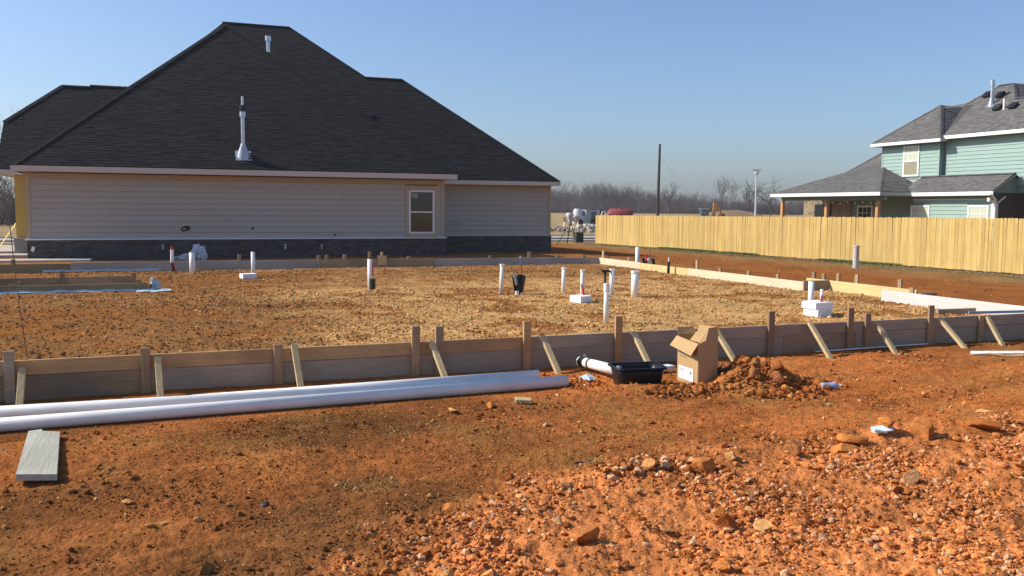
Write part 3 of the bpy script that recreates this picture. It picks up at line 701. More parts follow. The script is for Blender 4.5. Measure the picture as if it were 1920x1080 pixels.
# W2: long front slope and the taller peak above it
def iv2(s):
    x_ = s / s8
    if x_ < 2.05: return (0 if x_ < 0 else max(0, x_ - 2.75), 14)
    if x_ < 3.16: return (x_ - .05, 3.95 + 3.16 - x_ + .0)
    return None
slope((36.85, 38.15, 5.56), uY, vX, 30, lambda s: (lambda i: None if i is None else (max(i[0], 2.75 if s / s8 < .02 else 2.75 - 0 if s / s8 < 1.9 else i[0]), i[1]))(iv2(s)), 23)
deck(rf2, [(36.85, 35.4, 5.56), (36.85, 24, 5.56), (38.90, 24, 7.26), (38.90, 36.1, 7.26)]); deck(rf2, [(38.90, 36.1, 7.26), (38.90, 24, 7.26), (41.2, 24, 5.4), (41.2, 36.1, 5.4)])
deck(rf2, [(38.9, 36.1, 7.26), (38.9, 33.1, 7.26), (40.01, 34.2, 8.18), (40.01, 35.0, 8.18)]); deck(rf2, [(38.9, 33.1, 7.26), (43, 31.2, 5.7), (43, 34.2, 8.1), (40.01, 34.2, 8.18)]); deck(rf2, [(38.9, 36.1, 7.26), (40.01, 35, 8.18), (43, 35, 8.1), (44, 39, 5.6)])
slope((38.9, 33.1, 7.26), (1, 0, 0), Vector((0, 1, p8)).normalized(), 10, lambda s: None if s / s8 > 1.12 else (s / s8, 4), 24)
# porch roof, low pitch, hipped on both sides
p4 = .41; s4 = math.sqrt(1 + p4 * p4); v4 = Vector((1, 0, p4)).normalized()
slope((33.60, 44.86, 2.72), uY, v4, 40, lambda s: None if s / s4 > 5.1 else (s / s4, (8.75 - s / s4) if s / s4 < 3.42 else 5.17), 25)
slope((33.60, 36.11, 2.72), (1, 0, 0), Vector((0, 1, p4)).normalized(), 24, lambda s: None if s / s4 > 3.42 else (s / s4, 3.7), 26)
deck(rf2, [(33.6, 44.86, 2.72), (33.6, 36.11, 2.72), (37, 39.53, 4.12), (37, 39.72, 4.12), (38.7, 39.76, 4.81)]); deck(rf2, [(33.6, 36.11, 2.72), (37.3, 36.11, 2.72), (37.3, 39.53, 4.12), (37, 39.53, 4.12)]); deck(rf2, [(40, 44.86, 2.72), (33.6, 44.86, 2.72), (38.7, 39.76, 4.81)])
# main lower roof behind the porch
slope((37.5, 46.6, 2.72), uY, vX, 30, lambda s: None if s / s8 > 4.0 else (s / s8, 6.88), 27)
deck(rf2, [(37.5, 46.6, 2.72), (37.5, 39.72, 2.72), (41.5, 39.72, 6.04), (41.5, 42.6, 6.04)]); deck(rf2, [(37.5, 46.6, 2.72), (41.5, 42.6, 6.04), (45, 42.6, 6.04), (45, 46.6, 2.72)])
# lower front wing with a gable on its right end
p6 = .62; s6 = math.sqrt(1 + p6 * p6)
slope((35.60, 36.6, 2.70), uY, Vector((1, 0, p6)).normalized(), 14, lambda s: None if s / s6 > 1.35 else (max(-.2, s / s6 - 1.2), 5.40), 28)
deck(rf2, [(35.6, 36.8, 2.70), (35.6, 31.2, 2.70), (36.95, 31.2, 3.54), (36.95, 36.8, 3.54)]); deck(rf2, [(36.95, 36.8, 3.54), (36.95, 31.2, 3.54), (38.3, 31.2, 2.70), (38.3, 36.8, 2.70)])
rf2 = rf2.build("roof", M_deck2, T); sh2.build("shingle", M_shingle2, rf2, "stuff")
lap_boards(T, "gable_board", M_tealD, (35.75, 31.42), (37.28, 31.42), (0, -1), 2.62, 2.80, .19, 4); lap_boards(T, "gable_board", M_tealD, (36.0, 31.42), (37.28, 31.42), (0, -1), 2.80, 2.99, .19, 4); lap_boards(T, "gable_board", M_tealD, (36.3, 31.42), (37.28, 31.42), (0, -1), 2.99, 3.18, .19, 4); lap_boards(T, "gable_board", M_tealD, (36.6, 31.42), (37.28, 31.42), (0, -1), 3.18, 3.36, .19, 4)
cp = MB()
for a_, b_, n_ in (((36.55, 40.05, 5.43), (38.92, 37.675, 7.40), (-.5, .5, 1)), ((36.55, 35.30, 5.43), (38.92, 37.675, 7.40), (-.5, -.5, 1)), 
                   ((33.6, 44.86, 2.72), (38.7, 39.76, 4.81), (-.3, .3, 1)), ((33.6, 36.11, 2.72), (37, 39.53, 4.12), (-.3, -.3, 1)), ((37.5, 46.6, 2.72), (41.5, 42.6, 6.04), (-.5, .5, 1)),
                   ((38.9, 33.1, 7.26), (40.01, 34.2, 8.18), (-.5, -.5, 1)), ((40.01, 34.2, 8.18), (40.01, 35, 8.18), (0, 0, 1)), ((40.01, 35, 8.18), (38.9, 36.1, 7.26), (-.5, .5, 1)), ((38.9, 24, 7.26), (38.9, 33.1, 7.26), (0, 0, 1)), ((36.95, 31.2, 3.54), (36.95, 36.8, 3.54), (0, 0, 1))):
    caps(cp, a_, b_, n_, .14)
cp.build("ridge_cap", M_shingle2, rf2, "stuff")
for a_, b_ in (((36.50, 35.26, 5.24), (36.55, 40.1, 5.41)), ((36.80, 24, 5.36), (36.85, 35.45, 5.54)), ((33.55, 36.06, 2.51), (33.60, 44.9, 2.70)), ((35.545, 31.15, 2.49), (35.60, 36.1, 2.68))):
    MB().span(a_, b_, .01).build("fascia", M_white, T)
for a_, b_ in (((36.555, 35.25, 5.245), (37, 35.295, 5.405)), ((33.605, 36.06, 2.52), (35.6, 36.10, 2.69)), ((36.55, 40.055, 5.245), (40, 40.1, 5.405))):
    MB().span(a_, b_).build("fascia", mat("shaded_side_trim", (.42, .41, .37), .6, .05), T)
MB().beam((35.56, 31.18, 2.60), (36.93, 31.18, 3.44), .05, .16, (0, 1, 0)).build("rake_board", M_deck2, T)
MB().span((33.62, 36.12, 2.515), (37.2, 44.8, 2.53)).span((35.62, 31.2, 2.50), (36.05, 36.1, 2.512)).span((36.56, 35.3, 5.36), (37, 40.0, 5.37)).span((36.86, 24, 5.50), (37.3, 35.4, 5.51)).build("soffit", M_tealD, T)
MB().span((34.25, 36.5, 2.30), (34.45, 44.95, 2.513)).build("porch_beam", M_tealD, T)
for yy in (44.72, 40.88, 37.02):
    MB().span((34.26, yy - .10, -.5), (34.44, yy + .10, 2.299), .01).build("porch_post", M_cedar, T)
MB().tube([(35.5, 31.25, 2.56), (35.75, 31.27, 2.40), (36.0, 31.36, 2.28), (36.02, 31.40, 2.15), (36.02, 31.40, -.4)], .05, 8).build("downspout", M_white, T)
MB().tube([(36.5, 31.30, 2.44), (36.3, 31.34, 2.28), (36.14, 31.40, 2.12), (36.14, 31.40, -.4)], .04, 8).build("downspout", M_white, T)
MB().box((35.75, 31.50, 2.30), (.14, .14, .18)).build("flood_light", M_white, T)
def on2(x_): return 5.56 + p8 * (x_ - 36.85)
flue(T, (38.62, 34.20, on2(38.62)), 1.30, .075, (-p8, 0, 1), M_galv, .62)
MB().tube([(38.62, 34.20, on2(38.62) + 1.02), (38.62, 34.20, on2(38.62) + 1.24)], .115, 14).build("flue_cap", M_galv, T)
for xx, yy in ((39.3, 35.05), (39.15, 34.15), (38.27, 33.5), (38.27, 32.62)):
    MB().box((xx - .05, yy, on2(xx) + .10), (.40, .38, .12), Euler((0, -math.atan(p8), 0)).to_matrix(), .02).build("vent_gap_box", M_dark, T)
MB().tube([(38.23, 33.12, on2(38.23) - .1), (38.23, 33.12, on2(38.23) + .50)], .055, 10).build("vent_pipe", M_pvc, T)
# porch television and string of lamps
tv = thing("television", (37.12, 44.5, 1.2), "black flat television hung on the brick wall of the porch", "television")
MB().span((37.09, 43.80, 1.35), (37.15, 45.25, 2.13), .01).build("screen", M_dark, tv)
MB().span((37.15, 44.3, 1.6), (37.165, 44.8, 1.9)).build("wall_bracket", M_galv, tv)
sg = thing("string_lights", (34.3, 41, 2.2), "string of small round lamps hanging along the porch beam", "string lights")
pts = []
for k in range(43):
    yy = 44.4 - k * .19; sag = .07 * abs(math.sin(k * .56)); pts.append((34.20, yy, 2.26 - sag))
MB().tube(pts, .006, 5).build("cable", M_dark, sg)
bme = MB(); bme.tube([(0, 0, 0), (0, 0, -.02), (0, 0, -.05), (0, 0, -.08), (0, 0, -.10)], [.015, .02, .042, .036, .005], 10)
bmesh_ = bme.mesh("bulb"); bmesh_.materials.append(mat("frosted_bulb", (.78, .62, .45), .3, .05))
for k in range(1, 43, 3):
    link("bulb", bmesh_, sg, None, (pts[k][0], pts[k][1], pts[k][2]))

# ------------------------------------------------------------------ picket fence
FX = 26.40
def fz(y): return float(np.interp(y, [18, 21.8, 53.5], [-.29, -.31, -.49]))
FN = thing("picket_fence", (FX, 36, -.4), "long new yellow pine picket fence with dog eared boards along the side yard", "fence")
def picket_mesh(w, seed):
    t = .016; h = 1.83; rg = random.Random(seed)
    prof = [(-w / 2, 0), (w / 2, 0), (w / 2, h - .035), (w / 2 - .028, h), (-w / 2 + .028, h), (-w / 2, h - .035)]
    mb = MB().prism([(0, a_, b_) for a_, b_ in prof], (t, 0, 0)); me_ = mb.mesh("picket"); me_.materials.append(M_picket); return me_
pm_ = [picket_mesh(w, k) for k, w in enumerate((.139, .138, .136, .140))]
yy = 53.5; k = 0
while yy > 18.2:
    o = link("picket", pm_[rnd.randrange(4)], FN, None, (FX + rnd.uniform(-.008, .008) - (.016 if k % 2 == 9 else 0), yy, fz(yy) + rnd.uniform(-.012, .012)), (rnd.uniform(-.009, .009), rnd.uniform(-.006, .006), rnd.uniform(-.06, .06)))
    yy -= .1425; k += 1
for zz in (.25, .95, 1.6):
    MB().beam((FX + .046, 53.6, fz(53.6) + zz), (FX + .046, 18.1, fz(18.1) + zz), .038, .089).build("rail", M_picket, FN)
yy = 53.4
while yy > 18:
    MB().span((FX + .067, yy - .045, fz(yy) - .1), (FX + .156, yy + .045, fz(yy) + 1.74)).build("post", M_picket, FN); yy -= 2.44

# grass along the fence foot
def blades(name, spots, n, hmin, hmax, cols, spread):
    rg = np.random.default_rng(n + len(spots)); sp_ = np.array(spots)[rg.integers(len(spots), size=n)]
    a_ = rg.uniform(0, 6.283, n); rr_ = sp_[:, 2] * np.sqrt(rg.random(n)) * spread
    px, py = sp_[:, 0] + rr_ * np.cos(a_) * .55, sp_[:, 1] + rr_ * np.sin(a_); pz = height(px, py) - .01
    h_ = rg.uniform(hmin, hmax, n); d_ = rg.uniform(0, 6.283, n); w_ = .004 + h_ * .03; l_ = h_ * rg.uniform(.2, .9, n); dx, dy = np.cos(d_), np.sin(d_)
    V = np.stack([np.stack(t_, -1) for t_ in ((px - dy * w_, py + dx * w_, pz), (px + dy * w_, py - dx * w_, pz), (px + dx * l_ * .5, py + dy * l_ * .5, pz + h_ * .7), (px + dx * l_, py + dy * l_, pz + h_ * .8))], 1).reshape(-1, 3)
    k_ = np.arange(n)[:, None] * 4; F = np.concatenate([k_ + [[0, 1, 2]], k_ + [[1, 3, 2]]])
    Cc = np.repeat(np.array(cols)[rg.integers(len(cols), size=n)] * rg.uniform(.7, 1.3, (n, 1)), 4, 0)
    me_ = np_mesh(name, V, None, F, Cc, False); me_.materials.append(M_grass); return link(name, me_, None, "stuff")
GR, DR = [(.09, .14, .03), (.12, .15, .04), (.18, .17, .055)], [(.30, .23, .11), (.24, .18, .09), (.36, .28, .14), (.20, .16, .07)]
sp = [(25.9, y_, 1.0) for y_ in (27.5, 28.3, 29.1, 29.8, 30.4)] + [(26.1, y_, .9) for y_ in (40, 41.2, 42.5, 44, 36.5, 38)]
blades("fence_grass", sp, 12000, .04, .17, GR, .8)
blades("dry_grass", [(25.4 + rnd.uniform(-.6, .5), y_, 1.3) for y_ in np.arange(18.5, 52, .7)], 26000, .03, .09, DR, .9)
blades("dry_grass", [(1.22, 5.72, .20), (1.35, 5.78, .16), (1.05, 5.80, .14), (.95, 6.7, .25), (1.7, 7.0, .3), (2.85, 5.75, .15)], 260, .015, .05, [(.46, .36, .15), (.40, .31, .13), (.36, .25, .10)], .9)

# ------------------------------------------------------------------ formwork
def stake(parent, x_, y_, zt, m_=M_stakeW, z0=-.25, ax='x', w=.089, t=.038, lean=0):
    mb = MB()
    if ax == 'x': mb.box((x_, y_, (zt + z0) / 2), (w, t, zt - z0), Euler((0, lean, 0)).to_matrix(), .003)
    else: mb.box((x_, y_, (zt + z0) / 2), (t, w, zt - z0), None, .003)
    return mb.build("stake", m_, parent)
NF = thing("formwork", (4, 9.4, -.1), "near two board timber formwork wall with stakes and slanting braces, facing the camera", "formwork")
def seg(parent, x0, x1, z0, z1, m_, name="board", y0=9.400, y1=9.438):
    mb = MB().span((x0 + .002, y0 + rnd.uniform(-.003, .003), z0), (x1 - .002, y1, z1), .003); return mb.build(name, m_, parent)
for (x0, x1, m_) in ((-5.4, -1.35, M_form), (-1.35, 1.06, M_formO), (1.06, 2.62, M_formO), (2.62, 3.82, M_formO), (3.82, 7.1, M_formG), (7.1, 8.62, M_formG), (8.62, 12.0, M_formG)):
    seg(NF, x0, x1, .127, .266, m_)
for (x0, x1, m_) in ((-5.4, -.2, M_form), (-.2, 3.78, M_formG), (3.78, 7.3, M_formG), (7.3, 8.45, M_form), (8.45, 12.0, M_formG)):
    seg(NF, x0, x1, -.115, .1215, m_)
MB().span((8.56, 9.380, -.12), (8.70, 9.399, .10)).build("cleat", M_form, NF)
for x_, zt, m_, ln in ((-1.363, .364, M_formG, 0), (-.197, .337, M_stakeW, 0), (1.057, .314, M_stakeW, .004), (2.493, .443, M_stakeW, .012), (2.76, .432, M_stakeW, 0), (3.784, .446, M_formO, 0), (4.936, .465, M_formO, 0), (7.083, .449, M_stakeW, 0), (8.325, .449, M_stakeW, 0), (8.609, .369, M_stakeW, 0), (9.688, .441, M_stakeW, 0), (10.606, .27, M_stakeW, 0)):
    stake(NF, x_, 9.375, zt, m_, lean=ln)
for x_, zt, fy, dx in ((-1.28, .21, 9.05, .0), (-.115, .25, 9.05, .02), (1.18, .317, 9.05, .03), (2.64, .262, 8.97, .06), (3.93, .285, 8.93, .04), (5.085, .285, 8.92, .03), (6.22, .26, 8.92, .05), (7.62, .296, 8.894, -.01), (8.705, .25, 8.96, 0), (9.782, .275, 8.883, .01), (10.653, .26, 9.0, -.05)):
    MB().beam((x_ + .03, 9.345, zt - .01), (x_ + .03 + dx, fy, hgt(x_, fy) - .03), .045, .062, (1, 0, 0), .004).build("brace", M_brace, NF)
RF = thing("formwork", (12, 16, -.1), "pale timber formwork running away along the right side of the gravel pad", "formwork")
def segy(x0, y0, y1, z0, z1, m_): MB().span((x0, y0 + .002, z0), (x0 + .038, y1 - .002, z1), .003).build("board", m_, RF)
segy(11.90, 21.44, 23.94, .04, .300, M_palewood); segy(11.90, 19.05, 21.44, .04, .285, M_yelwood); segy(11.90, 14.66, 19.05, .03, .295, M_palewood)
segy(12.40, 12.35, 15.30, .03, .325, M_yelwood); segy(11.90, 9.44, 12.66, .02, .315, M_greyW)
MB().span((11.78, 14.60, .04), (12.39, 14.638, .33), .003).build("board", M_formG, RF)
for y_, zt in ((22.17, .40), (18.74, .51), (17.77, .39), (16.68, .38), (15.66, .39), (12.01, .41)): stake(RF, 11.96, y_, zt, M_stakeW, -.3, 'y')
stake(RF, 11.96, 23.74, .51, M_brace, -.3, 'y')
for y_, zt in ((15.15, .46), (14.85, .45), (14.42, .48), (13.90, .49), (12.80, .48)): stake(RF, 12.462, y_, zt, M_stakeW, -.3, 'y')
MB().beam((12.45, 12.6, .30), (12.80, 12.0, -.12), .045, .06, (1, 0, 0)).build("brace", M_brace, RF)
MB().span((11.95, 11.80, .02), (12.30, 11.838, .33)).build("cleat", M_formG, RF)
BF = thing("formwork", (3, 23.92, 0), "grey timber formwork along the far edge of the gravel pad below the grey house", "formwork")
for (x0, x1, zt, m_) in ((-6.5, -2.1, .33, M_inner), (-2.1, 1.75, .355, M_formB), (1.75, 3.8, .35, M_formB), (3.8, 6.9, .345, M_form), (6.9, 10.6, .325, M_formB), (10.6, 11.94, .31, M_formB)):
    seg(BF, x0, x1, .05, zt, m_, y0=23.90, y1=23.938)
for x_, zt in ((-3.31, .44), (1.77, .50), (3.77, .46), (3.98, .47), (4.45, .47), (5.12, .54), (6.19, .40), (8.54, .40), (9.72, .49), (10.6, .40), (11.44, .38)): stake(BF, x_, 23.96, zt, M_stakeW, -.2)
MB().span((5.32, 23.855, .18), (5.55, 23.893, .43)).build("cleat", M_brace, BF)
MB().span((5.42, 23.95, .30), (5.48, 23.99, .53)).build("stake", M_brace, BF)
IF = thing("formwork", (-2, 18.2, .1), "low pair of greenish inner form boards on the left of the pad", "formwork")
seg(IF, -6.5, -2.5, -.05, .275, M_inner, y0=18.20, y1=18.238); seg(IF, -2.5, -.30, -.05, .275, M_inner, y0=18.20, y1=18.238)
seg(IF, -6.5, -1.9, -.05, .270, M_form, y0=20.16, y1=20.198); seg(IF, -1.9, -.55, -.05, .275, M_form, y0=20.16, y1=20.198)
for x_, y_, zt in ((-3.1, 20.13, .36), (-1.92, 20.13, .40), (-2.45, 18.27, .34), (-.46, 18.27, .34), (-.60, 20.13, .34), (-2.55, 18.27, .30)): stake(IF, x_, y_, zt, M_stakeW, -.15)
MB().span((-.29, 18.21, .0), (-.252, 20.15, .25)).build("board", M_inner, IF)
def ribbon(name, pts, w, m_, label, cat, seed=0, th=.006):
    rg = random.Random(seed); mb = MB(); vs = []
    for i, p in enumerate(pts):
        p = Vector(p); z_ = rg.uniform(0, .02)
        vs += [p + Vector((rg.uniform(-.01, .01), -w * rg.uniform(.5, 1.1), rg.uniform(.006, .02))), p + Vector((0, -w * .3, z_ + .02)), p + Vector((0, .01, rg.uniform(.03, .06)))]
    fs = []
    for i in range(len(pts) - 1):
        for k_ in (0, 1): fs.append((i * 3 + k_, i * 3 + k_ + 1, i * 3 + k_ + 4, i * 3 + k_ + 3))
    n0 = len(vs); vs2 = [v - Vector((0, 0, th)) for v in vs]
    mb.add(vs + vs2, fs + [tuple(n0 + i for i in reversed(f_)) for f_ in fs]); return single(name, mb, m_, label, cat)
ribbon("plastic_film", [(-6 + .2 * i, 18.19, hgt(-6 + .2 * i, 18.1)) for i in range(30)], .09, M_film, "pale blue plastic film peeping out below the low inner form board", "plastic film", 1)
ribbon("plastic_film", [(-2.7 + .2 * i, 23.88, hgt(-2.7 + .2 * i, 23.7)) for i in range(14)], .03, M_film, "pale blue plastic film lying at the foot of the far form boards", "plastic film", 2)
def crumple(cx, cy, cz, sx, sy, sz, seed, sub=3, fold=.08):
    V_, F_ = ico(sub); rg = np.random.default_rng(seed); P = V_.copy()
    for k_ in range(26):
        d = rg.normal(size=3); d /= np.linalg.norm(d); s_ = P @ d; P = P - np.clip(s_ - rg.uniform(.35, .85), 0, 9)[:, None] * d * 1.2
    P += fold * np.stack([fbm(P[:, 0] * 2 + i + seed, P[:, 1] * 2 + P[:, 2] * 2.3, 2.0, 4, seed + i) for i in range(3)], -1)
    P[:, 2] = np.maximum(P[:, 2], -.35); P = P * [sx, sy, sz] + [cx, cy, cz + .3 * sz]
    mb = MB(); mb.add([tuple(p) for p in P], [tuple(f_) for f_ in F_]); return mb
single("plastic_film", crumple(-.18, 18.35, .16, .20, .16, .20, 3), M_film, "crumpled pale blue plastic bunched at the end of the inner form", "plastic film")
ribbon("plastic_film", [(-.5 + .12 * i, 18.05 - .02 * i, hgt(-.5 + .12 * i, 18.0)) for i in range(6)], .10, M_film, "white blue film tail trailing from the bunched plastic", "plastic film", 4)
bagm = crumple(1.18, 33.2, -.15, .36, .25, .50, 9, 4, .30); bagm.add(*(lambda q_: (q_.v, q_.f))(crumple(.62, 33.2, -.15, .46, .2, .20, 10, 4, .32)))
single("plastic_sheet", bagm, M_bag, "heap of crumpled white plastic sheeting on the ground against the grey house", "plastic sheet")
single("plastic_strip", MB().beam((7.75, 9.33, hgt(7.75, 9.33) + .012), (9.6, 9.33, hgt(9.6, 9.33) + .018), .02, .012), M_foam, "thin white strip of plastic showing under the right end of the near formwork", "plastic strip")

# ------------------------------------------------------------------ pipes standing in the pad
def riser(x_, y_, h_, r_, label, m_=M_pvc, lean=(0, 0), cap=None, cat="pipe"):
    z_ = hgt(x_, y_); t_ = thing("pipe", (x_, y_, z_ - .05), label, cat, None)
    a_, b_ = Vector((x_, y_, z_ - .06)), Vector((x_ + lean[0], y_ + lean[1], .13 + h_))
    MB().pipe(a_, b_, r_, .005, 20).build("tube", m_, t_)
    if cap: 
        d = (b_ - a_).normalized(); MB().tube([b_ - d * cap, b_ + d * .015], r_ * 1.22, 16).build("cap", m_, t_)
    return t_, b_
riser(.606, 22.593, .50, .066, "thick white pipe stub standing far left, in front of the plastic sheeting", lean=(.0, 0))
riser(1.895, 21.533, .55, .045, "white pipe standing behind a flat foam block at the far left of the pad")
t_, b_ = riser(3.694, 17.269, .59, .048, "white pipe with a red stripe and black wrapped foot, standing alone on the brown soil")
MB().tube([(3.735, 17.235, .40), (3.745, 17.235, .66)], .014, 8).build("red_pipe", M_red, t_)
MB().tube([(3.73, 17.225, .05), (3.73, 17.225, .34)], [.062, .058], 12).build("foot_wrap", mat("dark_green_wrap", (.025, .04, .022), .5, .1), t_)
riser(5.813, 15.721, .54, .038, "slim white pipe leaning slightly, left of the black wrapped bundle", M_pvcg, lean=(.025, 0), cap=.02)
riser(7.021, 15.588, .47, .038, "slim white pipe standing between the black bundle and the foam block pipe", cap=.02, lean=(.01, 0))
t_, b_ = riser(6.76, 14.22, .52, .034, "slim white pipe rising behind a foam block with a red tube at its side", M_pvcg, cap=.02, lean=(.01, 0))
riser(7.713, 14.938, .47, .045, "white pipe standing just right of the black tap", lean=(.0, 0), cap=.02)
riser(7.925, 14.45, .46, .066, "thickest white pipe stub of the pad, right of the tap", cap=.02)
riser(5.702, 11.207, .54, .036, "tall thin white capped pipe nearest to the near formwork", M_pvc, cap=.10, lean=(.005, 0))
riser(12.10, 21.95, .56, .055, "white pipe standing at the far right form boards", M_pvc)
t_, b_ = riser(9.52, 11.62, .47, .045, "white pipe rising behind the tall stacked foam blocks on the right")
fz_ = -.30
UR = thing("pipe", (23.05, 25.8, -.3), "short grey capped riser pipe with red marks in front of the picket fence", "pipe")
MB().tube([(23.05, 25.8, -.4), (23.05, 25.8, .46)], .105, 18).build("tube", mat("grey_pvc", (.50, .49, .46), .5, .08, 6), UR)
MB().tube([(23.05, 25.8, .44), (23.05, 25.8, .50)], .118, 18).build("cap", mat("grey_cap", (.52, .51, .47), .5, .05), UR)
for k_, zz in enumerate((.36, .29, .16, .10)): MB().box((23.005, 25.705, zz), (.04, .008, .035), Matrix.Rotation(-.45, 3, 'Z')).build("red_mark", M_red, UR)
# red and black pipe bundles
BU = thing("pipe_bundle", (6.15, 15.65, .1), "black wrapped pipe bundle with a red and blue tube sticking up from it", "pipe bundle")
for dx, dy, h_, r_ in ((-.085, .02, .36, .035), (-.035, -.03, .33, .04), (.025, -.04, .35, .042), (.075, .01, .34, .04), (.02, .04, .36, .045)):
    MB().tube([(6.15 + dx * .5, 15.65 + dy, .09), (6.15 + dx * .8, 15.65 + dy, .25), (6.15 + dx * 1.25, 15.65 + dy, .13 + h_)], [r_ * .8, r_, r_ * 1.05], 10).build("sleeve", M_dark, BU)
MB().tube([(6.22, 15.66, .2), (6.22, 15.68, .52), (6.20, 15.70, .66)], .013, 8).build("red_tube", M_red, BU)
MB().tube([(6.20, 15.70, .655), (6.195, 15.71, .80)], .013, 8).build("blue_tube", M_blue, BU)
MB().tube([(6.195, 15.71, .795), (6.193, 15.71, .835)], .016, 8).build("tube_end", M_galv, BU)
MB().tube([(6.02, 15.60, .50), (6.06, 15.60, .40), (6.07, 15.58, .30)], [.03, .03, .02], 8).build("tape_tail", mat("grey_tape", (.35, .37, .40), .3, .1), BU)
MB().tube([(6.07, 15.55, .06), (6.07, 15.55, .19)], .035, 12).build("pipe_stub", M_pvcg, BU)
MB().tube([(6.17, 15.55, .06), (6.17, 15.55, .16)], .03, 12).build("pipe_stub", M_pvcg, BU)
BU2 = thing("pipe_bundle", (.2, 23.4, .1), "red and white tube bundle bent near its black foot, farthest left on the pad", "pipe bundle")
MB().tube([(.19, 23.40, .08), (.20, 23.40, .22), (.165, 23.40, .36)], [.045, .04, .035], 10).build("sleeve", M_dark, BU2)
MB().tube([(.235, 23.38, .1), (.20, 23.38, .3), (.155, 23.38, .42)], .02, 8).build("red_tube", M_red, BU2)
MB().tube([(.165, 23.40, .35), (.175, 23.40, .66)], .04, 12).build("tube", M_pvc, BU2); MB().tube([(.172, 23.41, .64), (.17, 23.41, .73)], .035, 10).build("tube_end", M_red, BU2)
BU3 = thing("pipe_bundle", (12.2, 21.6, 0), "black sleeved tubes with red ends just outside the far right form boards", "pipe bundle")
for k_, dx in enumerate((0, .13, .24)): MB().tube([(12.13 + dx, 21.55 - dx * .4, .0), (12.12 + dx - .02, 21.55 - dx * .4, .2), (12.11 + dx - .05, 21.55 - dx * .4, .40)], .042, 8).build("sleeve", M_dark if k_ != 1 else M_pvcg, BU3)
MB().tube([(12.16, 21.56, .2), (12.17, 21.56, .52)], .025, 8).build("red_tube", M_red, BU3); MB().tube([(12.25, 21.52, .3), (12.24, 21.52, .62)], .014, 8).build("blue_tube", M_blue, BU3)
BU4 = thing("pipe_bundle", (11.8, 19.8, .1), "single black sleeved tube with a red tip in front of the yellow form board", "pipe bundle")
MB().tube([(11.74, 19.7, .08), (11.75, 19.7, .42)], [.04, .03], 8).build("sleeve", M_dark, BU4); MB().tube([(11.75, 19.7, .41), (11.75, 19.7, .53)], .02, 8).build("red_tube", M_pvcg, BU4)
# tap on a black riser
TP = thing("tap", (7.55, 14.95, .1), "black tap handle on a thin black riser left of a white pipe", "tap")
MB().tube([(7.56, 14.93, .08), (7.565, 14.93, .55)], .022, 10).build("riser", M_steel, TP)
MB().tube([(7.50, 14.93, .575), (7.68, 14.93, .575)], .022, 8).tube([(7.565, 14.93, .54), (7.565, 14.93, .585)], .03, 8).build("valve_body", M_dark, TP)
MB().beam((7.44, 14.93, .615), (7.53, 14.93, .595), .03, .014).build("handle", M_dark, TP)
# foam blocks
def foam(pts, z0, z1, label, m_=M_foam):
    mb = MB(); n = len(pts); z_ = z0; mb.prism([(p[0], p[1], z_) for p in pts], (0, 0, z1 - z0)); return single("foam_block", mb, m_, label, "foam block")
zf = lambda x_, y_: hgt(x_, y_) - .01
foam([(1.546, 20.96), (1.60, 20.70), (1.90, 20.75), (1.86, 21.05)], zf(1.7, 20.9), .23, "thin white foam block at the foot of the far left pipe")
foam([(6.44, 14.02), (6.50, 13.72), (6.75, 13.80), (6.72, 14.10)], zf(6.6, 13.9), .245, "white foam block in front of a slim pipe, middle of the pad")
foam([(9.02, 11.17), (9.01, 10.83), (9.35, 10.93), (9.37, 11.27)], zf(9.2, 11), .245, "lower white foam block of the stack on the right of the pad")
foam([(9.0, 11.19), (8.99, 10.86), (9.33, 10.89), (9.36, 11.29)], .247, .345, "upper white foam block of the stack on the right of the pad")
rp_ = single("pipe", MB().tube([(6.69, 13.98, .2), (6.685, 14.02, .32), (6.67, 14.06, .42)], [.028, .02, .012], 8), M_red, "bright red tube leaning on the slim pipe in the middle foam block", "pipe")
single("pipe", MB().tube([(9.20, 11.0, .34), (9.215, 11.0, .44)], .016, 8).tube([(9.25, 11.03, .34), (9.26, 11.03, .42)], .013, 8), M_red, "short red tube standing on the upper foam block", "pipe")
single("pipe", MB().pipe((9.235, 11.03, .35), (9.24, 11.04, .53), .024), M_pvc, "short white tube standing beside the red tube on the foam", "pipe")
# thin rod standing close by on the left
single("steel_rod", MB().tube([(-1.36, 10.56, .05), (-1.44, 10.58, .9), (-1.50, 10.6, 1.76)], .005, 6), M_rodg, "thin dark rod standing upright in the pad at the far left", "rod")

# ------------------------------------------------------------------ near ground objects
def lying(a_, b_, r_, label, m_=M_pvc):
    t_ = thing("pipe", ((a_[0] + b_[0]) / 2, (a_[1] + b_[1]) / 2, -.12), label, "pipe"); MB().pipe(a_, b_, r_, .006, 28).build("tube", m_, t_); return t_
zp = -.105
lying((-3.2, 8.02, zp + .058), (3.80, 8.33, zp + .060), .057, "longest white pipe lying nearest the camera along the formwork")
lying((-3.4, 8.53, zp + .085), (3.45, 8.43, zp + .058), .057, "white pipe lying in the middle of the three long pipes")
lying((.2, 8.62, zp + .045), (3.66, 8.74, zp + .058), .057, "white pipe lying farthest back of the three, against the braces")
lying((9.51, 8.53, hgt(9.5, 8.5) + .03), (12.4, 7.60, hgt(12, 7.6) + .03), .024, "thin white conduit lying on the soil at the far right")
WP = lying((4.37, 9.20, -.01), (4.38, 8.30, .03), .056, "short white pipe with black rubber collars lying behind the black tub")
MB().tube([(4.371, 9.16, -.008), (4.372, 9.06, -.004)], .063, 20).build("rubber_collar", M_dark, WP); MB().tube([(4.374, 8.96, .0), (4.375, 8.93, .002)], .063, 20).build("rubber_collar", M_dark, WP)
MB().box((4.372, 9.10, .07), (.02, .03, .03)).build("clamp_screw", M_galv, WP)
